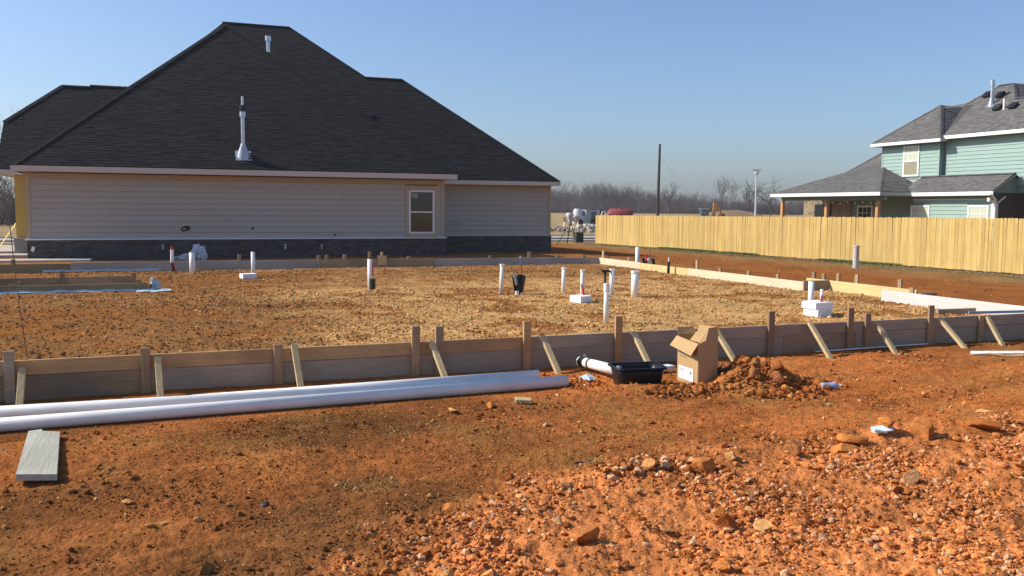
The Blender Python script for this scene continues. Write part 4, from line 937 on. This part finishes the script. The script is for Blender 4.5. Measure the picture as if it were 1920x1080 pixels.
PK = MB(); c = [(-1.02, 7.82), (-.80, 7.74), (-.69, 6.46), (-.925, 6.48)]; z0 = hgt(-.85, 7.1) + .005
PK.prism([(-1.02, 7.80, z0 + .01), (-.93, 7.83, z0 + .01), (-.92, 7.77, z0 + .01), (-.795, 7.74, z0 + .0), (-.688, 6.44, z0 + .015), (-.928, 6.47, z0 + .03)], (0, 0, .042))
single("plank", PK, M_plank, "weathered grey green plank lying on the soil at the left", "plank")
o_ = MB().box((3.06, 7.66, hgt(3.06, 7.66) + .025), (.15, .09, .035), Euler((.1, .05, -.3)).to_matrix(), .004)
single("wood_offcut", o_, M_brace, "small tan wood offcut lying in front of the white pipes", "wood offcut")
single("twig", MB().tube([(9.66, 8.42, hgt(9.66, 8.42) + .03), (9.78, 8.27, hgt(9.78, 8.27) + .02), (9.93, 8.13, hgt(9.93, 8.13) + .015)], [.016, .012, .018], 7), M_brace, "pale bent twig on the soil in front of the thin conduit", "twig")
o_ = MB().box((5.27, 5.53, hgt(5.27, 5.53) + .045), (.16, .07, .012), Euler((.5, -.15, -.35)).to_matrix()).box((5.24, 5.53, hgt(5.27, 5.53) + .025), (.10, .06, .012), Euler((-.4, .2, -.3)).to_matrix())
single("plastic_scrap", o_, M_bluefoam, "white and blue plastic scrap caught in the clod row", "plastic scrap")
single("foam_strip", MB().box((5.12, 8.78, hgt(5.12, 8.78) + .045), (.42, .12, .045), Euler((0, -.03, .22)).to_matrix(), .004), M_bluefoam, "pale blue foam strip lying behind the carton", "foam strip")
single("plastic_film", crumple(4.14, 8.55, -.085, .13, .22, .035, 21), M_film, "crumpled pale blue film lying left of the black tub", "plastic film")
single("dark_rag", crumple(2.72, 5.75, hgt(2.72, 5.75) - .01, .085, .05, .03, 33, 2), M_steel, "small dark scrap half buried at the upper edge of the rubble", "scrap")
single("dark_rag", crumple(.53, 5.55, hgt(.53, 5.55) - .012, .05, .035, .03, 34, 2), M_steel, "small dark scrap with a pale glint on the left hand soil", "scrap")
# mixing tub
TB = thing("mixing_tub", (4.52, 8.20, -.1), "low black plastic mixing tub standing left of the carton", "tub")
def rr_loop(hx, hy, rc, z_, n=5):
    out = []
    for cx, cy, a0 in ((hx - rc, hy - rc, 0), (-hx + rc, hy - rc, 90), (-hx + rc, -hy + rc, 180), (hx - rc, -hy + rc, 270)):
        for k_ in range(n): a_ = R(a0 + 90 * k_ / (n - 1)); out.append((cx + rc * math.cos(a_), cy + rc * math.sin(a_), z_))
    return out
def loft(loops, close=True):
    mb = MB(); n = len(loops[0]); vs = [p for l in loops for p in l]; fs = []
    for i in range(len(loops) - 1): fs += [(i * n + k_, i * n + (k_ + 1) % n, (i + 1) * n + (k_ + 1) % n, (i + 1) * n + k_) for k_ in range(n)]
    mb.add(vs, fs, True)
    if close: mb.add(loops[0], [tuple(range(n - 1, -1, -1))]); mb.add(loops[-1], [tuple(range(n))])
    return mb
rz = Matrix.Rotation(R(-9), 3, 'Z'); tubo = Vector((4.50, 8.12, hgt(4.4, 8.1) - .02))
put = lambda l: [tuple(rz @ Vector(p) + tubo) for p in l]
L_ = [rr_loop(.215, .150, .06, .0), rr_loop(.235, .170, .065, .13), rr_loop(.252, .182, .07, .205), rr_loop(.246, .176, .07, .205), rr_loop(.228, .160, .06, .13), rr_loop(.208, .140, .055, .012)]
loft([put(l) for l in L_]).build("basin", M_tub, TB)
loft([put(l) for l in (rr_loop(.250, .180, .07, .190), rr_loop(.272, .204, .075, .193), rr_loop(.276, .208, .078, .205), rr_loop(.268, .200, .075, .214), rr_loop(.250, .180, .07, .212))], False).build("rim", M_tub, TB)
# cardboard carton
CB = thing("cardboard_box", (5.15, 8.1, -.12), "tall open brown cardboard carton with a white address label, leaning on the soil", "box")
bo = Vector((5.06, 7.86, hgt(5.0, 7.95) - .02)); ax = (Vector((5.09, 8.36, 0)) - Vector((5.06, 7.86, 0))).normalized()   # left face runs back along ax
ay = Vector((math.cos(R(3)), math.sin(R(3)), 0)); wl, wr, hb = .44, .235, .50
lean_ = Vector((.012, .02, 1))
P = lambda s, t, z_: bo + ax * s + ay * t + lean_ * z_
cb = MB()
def sheet(mb, pts, th=.005):
    n = (Vector(pts[1]) - Vector(pts[0])).cross(Vector(pts[2]) - Vector(pts[0])).normalized() * th; return mb.prism([Vector(p) for p in pts], n)
sheet(MB(), [P(0, 0, 0), P(0, wr, 0), P(0, wr, hb), P(0, .10, hb), P(0, .0, hb - .04)]).build("side_panel", M_card, CB)
fp = sheet(MB(), [P(0, 0, 0), P(0, 0, hb - .04), P(wl * .5, -.015, hb - .03), P(wl, 0, hb - .02), P(wl, 0, 0)]).build("front_panel", M_card, CB)
sheet(MB(), [P(wl, 0, 0), P(wl, wr, 0), P(wl, wr, hb), P(wl, 0, hb)]).build("back_panel", M_card, CB)
sheet(MB(), [P(0, wr, 0), P(wl, wr, 0), P(wl, wr, hb), P(0, wr, hb)]).build("side_panel", M_card, CB)
sheet(MB(), [P(0, 0, .01), P(wl, 0, .01), P(wl, wr, .01), P(0, wr, .01)]).build("bottom_panel", M_card, CB)
sheet(MB(), [P(0, .08, hb), P(0, wr, hb), P(.02, wr + .005, hb + .125), P(.02, .125, hb + .115), P(.015, .11, hb + .06)]).build("flap", M_card, CB)
sheet(MB(), [P(.0, -.002, hb - .04), P(wl + .02, -.005, hb - .015), P(wl + .03, -.085, hb - .115), P(.03, -.075, hb - .165)]).build("flap", M_card, CB)
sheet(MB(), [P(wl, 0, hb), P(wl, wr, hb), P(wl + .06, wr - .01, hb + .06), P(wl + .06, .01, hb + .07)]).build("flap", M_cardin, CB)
sheet(MB(), [P(.0, wr, hb), P(wl, wr, hb), P(wl - .03, wr + .01, hb + .10), P(.03, wr + .02, hb + .12)]).build("flap", M_card, CB)
sheet(MB(), [P(.02, .02, hb - .03), P(.17, -.01, hb - .02), P(.14, .05, hb + .07), P(.02, .10, hb + .07)]).build("flap", M_card, CB)
nv = ax.cross(Vector((0, 0, 1))).normalized(); nv = -nv if nv.x > 0 else nv
def decal(s0, s1, z0_, z1_, o, m_, nm, par):
    q_ = [P(s0, 0, z0_) + nv * o, P(s1, 0, z0_) + nv * o, P(s1, 0, z1_) + nv * o, P(s0, 0, z1_) + nv * o]; return sheet(MB(), q_, .0008).build(nm, m_, par)
decal(.09, .40, .050, .185, .009, M_paper, "address_label", CB)
lb = [c_ for c_ in CB.children if c_.name.startswith("address_label")][0]
for s0, s1, z_, h_ in ((.24, .37, .158, .004), (.27, .37, .149, .004), (.25, .37, .140, .004), (.12, .16, .125, .026), (.16, .26, .072, .004), (.31, .33, .074, .012)): decal(s0, s1, z_, z_ + h_, .0105, M_ink, "print_line", lb)
for s0, s1, z_, h_ in ((.29, .38, .315, .004), (.23, .38, .295, .003), (.23, .38, .285, .003)): decal(s0, s1, z_, z_ + h_, .0085, M_ink, "print_line", CB)
# root lump, bottle
RL = crumple(5.58, 8.28, -.10, .11, .10, .20, 41)
single("root_ball", RL, M_rust, "brown tangled root ball of soil beside the carton", "root ball")
single("root", MB().tube([(5.40, 7.98, .02), (5.58, 8.06, .04), (5.76, 8.22, .08), (5.92, 8.40, .06)], [.025, .022, .02, .01], 7), M_rust, "broken brown root reaching from the root ball over the dug heap", "root")
BT = thing("water_bottle", (6.27, 7.35, -.1), "clear plastic water bottle with a blue label lying right of the dug heap", "bottle")
bz = hgt(6.27, 7.32) + .034; d = Vector((.145, -.055, 0)).normalized(); b0 = Vector((6.20, 7.36, bz))
glassy = mat("clear_plastic", (.62, .68, .74), .12, .05, 9, spec=.6); glassy.node_tree.nodes["Principled BSDF"].inputs["Transmission Weight"].default_value = .55
MB().tube([b0 + d * s_ for s_ in (0, .005, .03, .06, .09, .12, .145, .17, .185)], [.024, .032, .033, .030, .033, .033, .030, .014, .013], 16).build("bottle_body", glassy, BT)
MB().tube([b0 + d * .085, b0 + d * .135], .0345, 16).build("bottle_label", mat("blue_label", (.35, .42, .70), .4, .1, 30), BT)
MB().tube([b0 + d * .184, b0 + d * .20], .016, 12).build("bottle_cap", M_white, BT)
# loose lengths near the right form
single("blue_level", MB().beam((10.78, 9.75, .262), (11.75, 9.50, .280), .024, .036), mat("dull_blue", (.20, .30, .46), .4, .1), "blue spirit level lying along the near formwork top at the far right", "spirit level")
single("short_board", MB().beam((11.10, 10.62, .16), (11.80, 10.55, .165), .038, .10, (0, 0, 1), .003), M_formG, "dark short board lying in the right corner of the pad", "board")

# ------------------------------------------------------------------ pale concrete path and street
def slab(name, x0, x1, y0, y1, zt, m_, h=.12):
    o = MB().span((x0, y0, zt - h), (x1, y1, zt), .006).build(name, m_); o['kind'] = "structure"; return o
slab("path", -9.5, -2.3, 33.1, 34.15, -.075, M_conc); slab("driveway", -24, -4.45, 36.2, 37.55, -.05, M_conc); slab("driveway", -24, -4.2, 39.5, 46.0, -.06, M_conc)
M_asph = mat("pale_asphalt", (.42, .37, .30), .95, .15, 2, .2, 20)
slab("road", -120, 140, 60.5, 67, -.43, M_asph, .3); slab("kerb", -120, 140, 60.2, 60.49, -.33, M_conc, .3); slab("kerb", -120, 140, 67.01, 67.3, -.33, M_conc, .3); slab("pavement", -120, 140, 57.2, 58.5, -.40, M_conc, .3)

# ------------------------------------------------------------------ things far behind
TR = thing("tripod", (20.05, 43.8, -.15), "surveying tripod with a white instrument standing between the house and the fence", "tripod")
for p in ((19.42, 43.95, -.14), (20.14, 44.30, -.12), (20.42, 43.55, -.12)): MB().beam((20.10, 43.78, 1.0), p, .045, .03).build("leg", M_pole, TR)
MB().tube([(20.10, 43.78, .95), (20.10, 43.78, 1.08)], .09, 10).build("head_plate", M_galv, TR)
MB().tube([(20.08, 43.78, 1.07), (20.07, 43.78, 1.30), (20.06, 43.78, 1.42), (20.06, 43.78, 1.52)], [.13, .17, .22, .17], 12).build("instrument", M_white, TR)
MB().box((20.05, 43.66, 1.34), (.2, .03, .10)).build("dark_lens", M_dark, TR)
XF = thing("transformer", (26.0, 55.4, -.5), "green electrical transformer cabinet beside the far end of the fence", "transformer")
MB().span((25.68, 55.0, -.5), (26.22, 55.6, .14), .02).build("cabinet", M_green, XF); MB().span((25.65, 54.95, .14), (26.25, 55.65, .18)).build("lid", M_green, XF)
MB().span((25.72, 54.985, -.4), (26.18, 54.999, .1)).build("door", mat("shaded_green_door", (.03, .045, .03), .6, .05), XF)  # front sheet darkened: the cabinet's front shade is put into its colour
g0 = lambda x_, y_: hgt(x_, y_)
BRr = thing("barricade", (46, 100.2, g0(46, 100.2)), "orange and white striped road barricade in the field behind the tripod", "barricade")
zb = g0(46, 100.2)
for k_ in range(10): MB().span((45.0 + .21 * k_, 100.1, .22), (45.21 + .21 * k_, 100.2, .78)).build("stripe", M_orange if k_ % 3 != 1 else M_white, BRr)
for xx in (45.1, 46.9): MB().span((xx, 100.05, zb), (xx + .08, 100.25, .3)).build("leg", M_white, BRr)
WT = thing("pump_trailer", (50.2, 104.2, -.1), "grey box trailer carrying a white round water tank behind the street", "trailer")
MB().span((49.6, 103.4, .25), (51.4, 105.6, 1.60), .03).build("box_body", mat("trailer_grey", (.33, .37, .37), .5, .1, 2), WT)
MB().span((50.3, 103.38, .4), (51.0, 103.399, 1.45)).build("side_door", mat("trailer_dark", (.10, .12, .12), .5, .1), WT)
MB().span((51.28, 103.36, .25), (51.42, 103.398, 1.62)).build("post", M_white, WT)
MB().tube([(48.9, 104.3, .95), (48.9, 104.3, 1.55), (48.9, 104.3, 1.80)], [.62, .62, .45], 16).build("water_tank", M_lamp, WT)
MB().tube([(49.7, 104.3, 1.5), (49.7, 104.3, 1.72)], [.4, .3], 12).build("tank_lid", M_white, WT)
MB().span((48.1, 103.6, .0), (49.6, 105.2, .95)).build("deck", M_lamp, WT)
for xx in (48.7, 50.6): MB().tube([(xx, 103.2, .12), (xx, 103.37, .12)], .42, 16).build("wheel", M_dark, WT)
DK = thing("container", (52.6, 106.5, 0), "dark box container standing behind the grey trailer", "container")
MB().span((51.8, 106, -.1), (53.4, 109, 1.52), .03).build("box_body", mat("container_dark", (.035, .04, .05), .6, .1, 2), DK); MB().span((51.78, 106.2, .1), (51.799, 107.2, 1.4)).build("door", M_steel, DK)
x_ = rng.normal(41.5, .75, 90); y_ = rng.normal(85.8, .5, 90)
stones("rubble_pile", x_, y_, rng.uniform(.12, .42, 90), np.tile([[.62, .57, .47]], (90, 1)) * rng.uniform(.6, 1.2, (90, 1)), sink=-.35)
x_ = rng.uniform(34, 46, 160); y_ = rng.uniform(78, 92, 160)
stones("rubble_pile", x_, y_, rng.uniform(.08, .3, 160), np.tile([[.34, .28, .23]], (160, 1)) * rng.uniform(.6, 1.4, (160, 1)), sink=0)
RT = thing("tank_trailer", (47, 89.2, -.3), "dark red cylindrical tank trailer mostly hidden behind the fence", "tank trailer")
MB().tube([(45.6, 89.7, 1.1), (45.9, 89.6, 1.1), (47.9, 88.9, 1.1), (48.2, 88.8, 1.1)], [.4, .75, .75, .6], 20).build("tank", M_tank, RT)
MB().tube([(47.0, 89.25, 1.8), (47.0, 89.25, 1.92)], .28, 12).build("hatch", M_tank, RT)
for xx in (46.4, 47.6): MB().tube([(xx, 88.35, .12), (xx + .05, 88.55, .12)], .42, 14).build("wheel", M_dark, RT)
MB().beam((45.2, 89.8, .25), (48.4, 88.7, .25), .5, .12).build("chassis", M_dark, RT)
single("hose", MB().tube([(44.55, 89.4, -.2), (44.6, 89.3, 1.0), (44.8, 89.3, 1.45), (45.1, 89.3, 1.55), (45.2, 89.2, 1.2), (45.2, 89.2, -.2)], .06, 8), M_pvcg, "white hose looped over beside the red tank trailer", "hose")
EX = thing("excavator", (68.5, 103, .0), "orange backhoe with a raised bent boom beyond the fence", "excavator")
e0 = Vector((67.9, 102.6, 0)); side = Vector((.934, -.358, 0))
pp = lambda s_, z_: e0 + side * s_ + Vector((0, 0, z_))
MB().beam(pp(-.1, .6), pp(.05, 2.75), .28, .34).build("boom", M_orange, EX); MB().beam(pp(.12, 2.6), pp(1.05, 1.15), .24, .26).build("stick", M_orange, EX)
MB().tube([pp(.0, 1.2), pp(.3, 2.1)], .07, 8).build("ram", M_galv, EX)
MB().prism([pp(1.0, 1.3), pp(1.5, 1.25), pp(1.3, .95), pp(.9, .95)], (0, .6, 0)).build("bucket", M_pole, EX)
MB().beam(pp(-2.4, .55), pp(.3, .55), 1.2, .6).build("chassis", M_orange, EX)
MB().box(pp(-1.35, 1.35), (.95, 1.3, 1.0), Matrix.Rotation(-.366, 3, 'Z')).build("cab", M_cabgl, EX); MB().box(pp(-1.35, 1.92), (1.15, 1.5, .1), Matrix.Rotation(-.366, 3, 'Z')).build("cab_roof", M_galv, EX)
for s_ in (-1.9, -.2): MB().tube([pp(s_, .45) + Vector((-.25, -.65, 0)), pp(s_, .45) + Vector((-.12, -.32, 0))], .5, 16).build("wheel", M_dark, EX)
for k_, (s_, z_) in enumerate(((-2.75, 1.75), (-2.45, 1.75))): pass
UP = thing("utility_pole", (56.3, 97.3, g0(56.3, 97.3)), "tall dark wooden utility pole rising beyond the fence", "utility pole")
MB().tube([(56.3, 97.28, -.3), (56.35, 97.28, 5), (56.42, 97.28, 9.7)], [.19, .17, .13], 10).build("pole", M_pole, UP)
MB().box((56.2, 97.2, 9.35), (.25, .1, .12)).build("bracket", M_galv, UP)
MB().tube([(56.38, 97.28, 8.3), (61.9, 95.0, .9), (62.6, 94.7, -.1)],   .013, 5).build("guy_wire", M_galv, UP)
LP = thing("street_lamp", (80.2, 110.6, g0(80.2, 110.6)), "slim pale grey street lamp standing beyond the fence", "street lamp")
MB().tube([(80.2, 110.6, -.1), (80.2, 110.6, 6.9)], [.16, .10], 10).build("pole", M_lamp, LP)
MB().tube([(80.2, 110.6, 6.85), (80.2, 110.6, 7.0), (80.2, 110.6, 7.45), (80.2, 110.6, 7.5)], [.14, .30, .34, .15], 10).build("lamp_head", M_lamp, LP)
MB().box((80.2, 110.6, 7.58), (1.2, .5, .07), Matrix.Rotation(-.3, 3, 'Z')).build("lamp_cover", M_dark, LP); MB().tube([(80.2, 110.6, 7.5), (80.2, 110.6, 7.95)], .07, 8).build("sensor", M_lamp, LP)
SP = thing("utility_pole", (93.4, 124.8, g0(93.4, 124.8)), "thin dark post seen beside the porch eave", "post")
MB().tube([(93.4, 124.8, 0), (93.4, 124.8, 4.6)], .09, 6).build("pole", M_pole, SP)
# marker post, rope on the left
single("marker_post", MB().tube([(-9.5, 62.5, -.45), (-9.5, 62.5, .75)], .12, 8).tube([(-9.75, 62.5, .72), (-9.25, 62.5, .72)], .1, 8), mat("teal_marker", (.16, .34, .30), .6, .1), "teal utility marker post standing at the far left edge", "marker post")
single("strap", MB().beam((-5.10, 37.95, 1.05), (-5.62, 37.3, .12), .05, .012), mat("yellow_strap", (.70, .52, .05), .6, .1), "yellow strap tied from the porch post down to the drive", "strap")

# ------------------------------------------------------------------ trees
def tree_mesh(name, h, seed, spread=.62, levels=4, n0=5, r0=None, up_=.35, trunk=.35):
    rg = random.Random(seed); V, F = [], []
    def limb(a_, b_, ra, rb):
        d_ = (b_ - a_)
        if d_.length < 1e-5: return
        d_.normalize(); x1 = d_.orthogonal().normalized(); y1 = d_.cross(x1); k_ = len(V)
        for p_, r_ in ((a_, ra), (b_, rb)):
            for i in range(3): t_ = 2.0944 * i; V.append(p_ + r_ * (math.cos(t_) * x1 + math.sin(t_) * y1))
        F.extend([(k_ + i, k_ + (i + 1) % 3, k_ + 3 + (i + 1) % 3, k_ + 3 + i) for i in range(3)])
    def grow(a_, d_, l_, r_, lev):
        p_ = a_; seg_ = 2 if lev > 1 else 1; dd = d_
        for s_ in range(seg_):
            dd = (dd + Vector((rg.uniform(-1, 1), rg.uniform(-1, 1), rg.uniform(-.4, .8))) * .16).normalized(); q_ = p_ + dd * l_ / seg_
            limb(p_, q_, r_ * (1 - .25 * s_), r_ * (.75 - .2 * s_)); p_ = q_
            if lev > 0 and s_ < seg_ - 1: kids(p_, dd, l_ * .8, r_ * .6, lev, 2)
        if lev > 0: kids(p_, dd, l_, r_ * .62, lev, n0 if lev == levels else 3)
    def kids(p_, d_, l_, r_, lev, n_):
        for _ in range(n_):
            a2 = rg.uniform(0, 6.283); o_ = d_.orthogonal().normalized(); o_ = Matrix.Rotation(a2, 3, d_) @ o_
            nd = (d_ * rg.uniform(.5, 1.0) + o_ * rg.uniform(.5, 1.1) * spread * 1.4 + Vector((0, 0, up_ * rg.uniform(.2, 1)))).normalized()
            grow(p_, nd, l_ * rg.uniform(.52, .78), r_ * rg.uniform(.6, .95), lev - 1)
    r0 = r0 or h * .018
    grow(Vector((0, 0, -.3)), Vector((0, 0, 1)), h * trunk, r0, levels)
    mb = MB(); zmax = max(v.z for v in V); s_ = h / zmax; mb.v = [tuple(v * s_) for v in V]; mb.f = F; mb.smooth = [True] * len(F)
    return mb
def lone(px, py, h, seed, label, **kw):
    mb = tree_mesh("bare_tree", h, seed, **kw); me_ = bpy.data.meshes.new("bare_tree"); me_.from_pydata(mb.v, [], mb.f); me_.materials.append(M_bark)
    t_ = thing("bare_tree", (px, py, g0(px, py) - .1), label, "tree", None)
    nf = len(mb.f); o_ = link("crown", me_, t_); o_.rotation_euler = (0, 0, seed)
    MB().tube([(px, py, g0(px, py) - .2), (px, py, g0(px, py) + h * .2)], [h * .022, h * .016], 8).build("trunk", M_bark, t_); return t_
def pol(a_, r_): return r_ * math.sin(R(a_)), r_ * math.cos(R(a_))
for a_, r_, h_, sd, lb_, kw in ((33.9, 268, 10.6, 51, "bare round crowned tree above the backhoe, left of a slimmer tree", dict(levels=4)), (34.45, 255, 12.0, 52, "tallest slim bare tree with a small high crown beyond the backhoe", dict(levels=4, trunk=.5, spread=.45)), (35.6, 262, 10.2, 53, "bare many stemmed tree between the backhoe and the street lamp", dict(levels=4, trunk=.2, spread=.7)), (36.9, 250, 10.8, 54, "bare spreading tree right behind the street lamp", dict(levels=4, trunk=.18, spread=.85)), (30.75, 262, 9.6, 55, "bare tree just right of the utility pole", dict(levels=4)), (28.9, 262, 9.3, 56, "bare low tree just left of the utility pole", dict(levels=4))):
    x_, y_ = pol(a_, r_); lone(x_, y_, h_, sd, lb_, **kw)
lone(-17.5, 118, 14.5, 57, "bare tall tree fading behind the left end of the grey roof", levels=4, spread=.5)
def wood_mass(name, spots, seeds, r_th):
    protos = [tree_mesh("t", 1.0, s_, levels=4, n0=4, trunk=.22, spread=.55, up_=.5, r0=r_th) for s_ in seeds]
    pv = [np.array(p_.v) for p_ in protos]; pf = [np.array(p_.f) for p_ in protos]; V, F, n = [], [], 0
    for (x_, y_, h_, k_) in spots:
        a_ = rnd.uniform(0, 6.28); c_, s_ = math.cos(a_), math.sin(a_); v = pv[k_] * h_ * np.array([.95, .95, 1]); v = np.stack([v[:, 0] * c_ - v[:, 1] * s_ + x_, v[:, 0] * s_ + v[:, 1] * c_ + y_, v[:, 2] + hgt(x_, y_) - .3], -1)
        V.append(v); F.append(pf[k_] + n); n += len(v)
    me_ = np_mesh(name, np.vstack(V), np.vstack(F), None, None, True); me_.materials.append(M_bark); return link(name, me_, None, "stuff")
spots = []
for a_ in np.arange(12, 62, .17):
    top = np.interp(a_, [12, 23, 27.5, 29.2, 30.5, 33, 36, 45, 62], [9.2, 9.4, 9.6, 7.6, 7.4, 6.6, 5.0, 6.5, 9])
    for row_ in range(2):
        r_ = 285 + row_ * 26 + rnd.uniform(-9, 9); x_, y_ = pol(a_ + rnd.uniform(-.1, .1), r_); spots.append((x_, y_, top * rnd.uniform(.75, 1.12), rnd.randrange(5)))
for a_ in np.arange(-14, -4, .35): x_, y_ = pol(a_, 120 + rnd.uniform(-10, 10)); spots.append((x_, y_, rnd.uniform(5, 8), rnd.randrange(5)))
wood_mass("woodland", spots, (61, 62, 63, 64, 65), .012)
spots = []
for a_ in np.arange(12, 62, .12):
    for row_ in range(2):
        r_ = 268 + row_ * 30 + rnd.uniform(-6, 6); x_, y_ = pol(a_ + rnd.uniform(-.1, .1), r_); spots.append((x_, y_, rnd.uniform(2.0, 4.6), rnd.randrange(3)))
for a_ in np.arange(-14, -4, .3): x_, y_ = pol(a_, 112 + rnd.uniform(-6, 6)); spots.append((x_, y_, rnd.uniform(2.5, 4.5), rnd.randrange(3)))
wood_mass("undergrowth", spots, (71, 72, 73), .02)
# low earth bank in the field
mb = MB(); n_ = 14; vs = []; fs = []
for i in range(n_):
    for j in range(n_):
        u_, v_ = i / (n_ - 1) * 2 - 1, j / (n_ - 1) * 2 - 1; h_ = max(0, 1 - u_ * u_) * max(0, 1 - v_ * v_); x_, y_ = 117 + u_ * 8 * .92 + v_ * 4 * .4, 170 - u_ * 8 * .36 + v_ * 4 * .9
        vs.append((x_, y_, hgt(x_, y_) - .1 + h_ * 1.6 * rnd.uniform(.85, 1.1)))
for i in range(n_ - 1):
    for j in range(n_ - 1): fs.append((i * n_ + j, (i + 1) * n_ + j, (i + 1) * n_ + j + 1, i * n_ + j + 1))
mb.add(vs, fs, True); o = mb.build("hill", mat("dry_bank", (.24, .16, .085), .95, .25, 1.5)); o['kind'] = 'structure'

# ------------------------------------------------------------------ thin winter haze over the far field
hz = MB().span((-260, -60, -1.7), (420, 620, 16)).build("haze", bpy.data.materials.new("haze_air")); hz['kind'] = "stuff"
hm = hz.data.materials[0]; hm.use_nodes = True; hm.node_tree.nodes.clear()
vo = hm.node_tree.nodes.new("ShaderNodeOutputMaterial"); pv_ = hm.node_tree.nodes.new("ShaderNodeVolumePrincipled")
pv_.inputs["Color"].default_value = (.86, .86, .90, 1); pv_.inputs["Density"].default_value = 0.00045; pv_.inputs["Anisotropy"].default_value = 0.2
hm.node_tree.links.new(pv_.outputs[0], vo.inputs["Volume"])
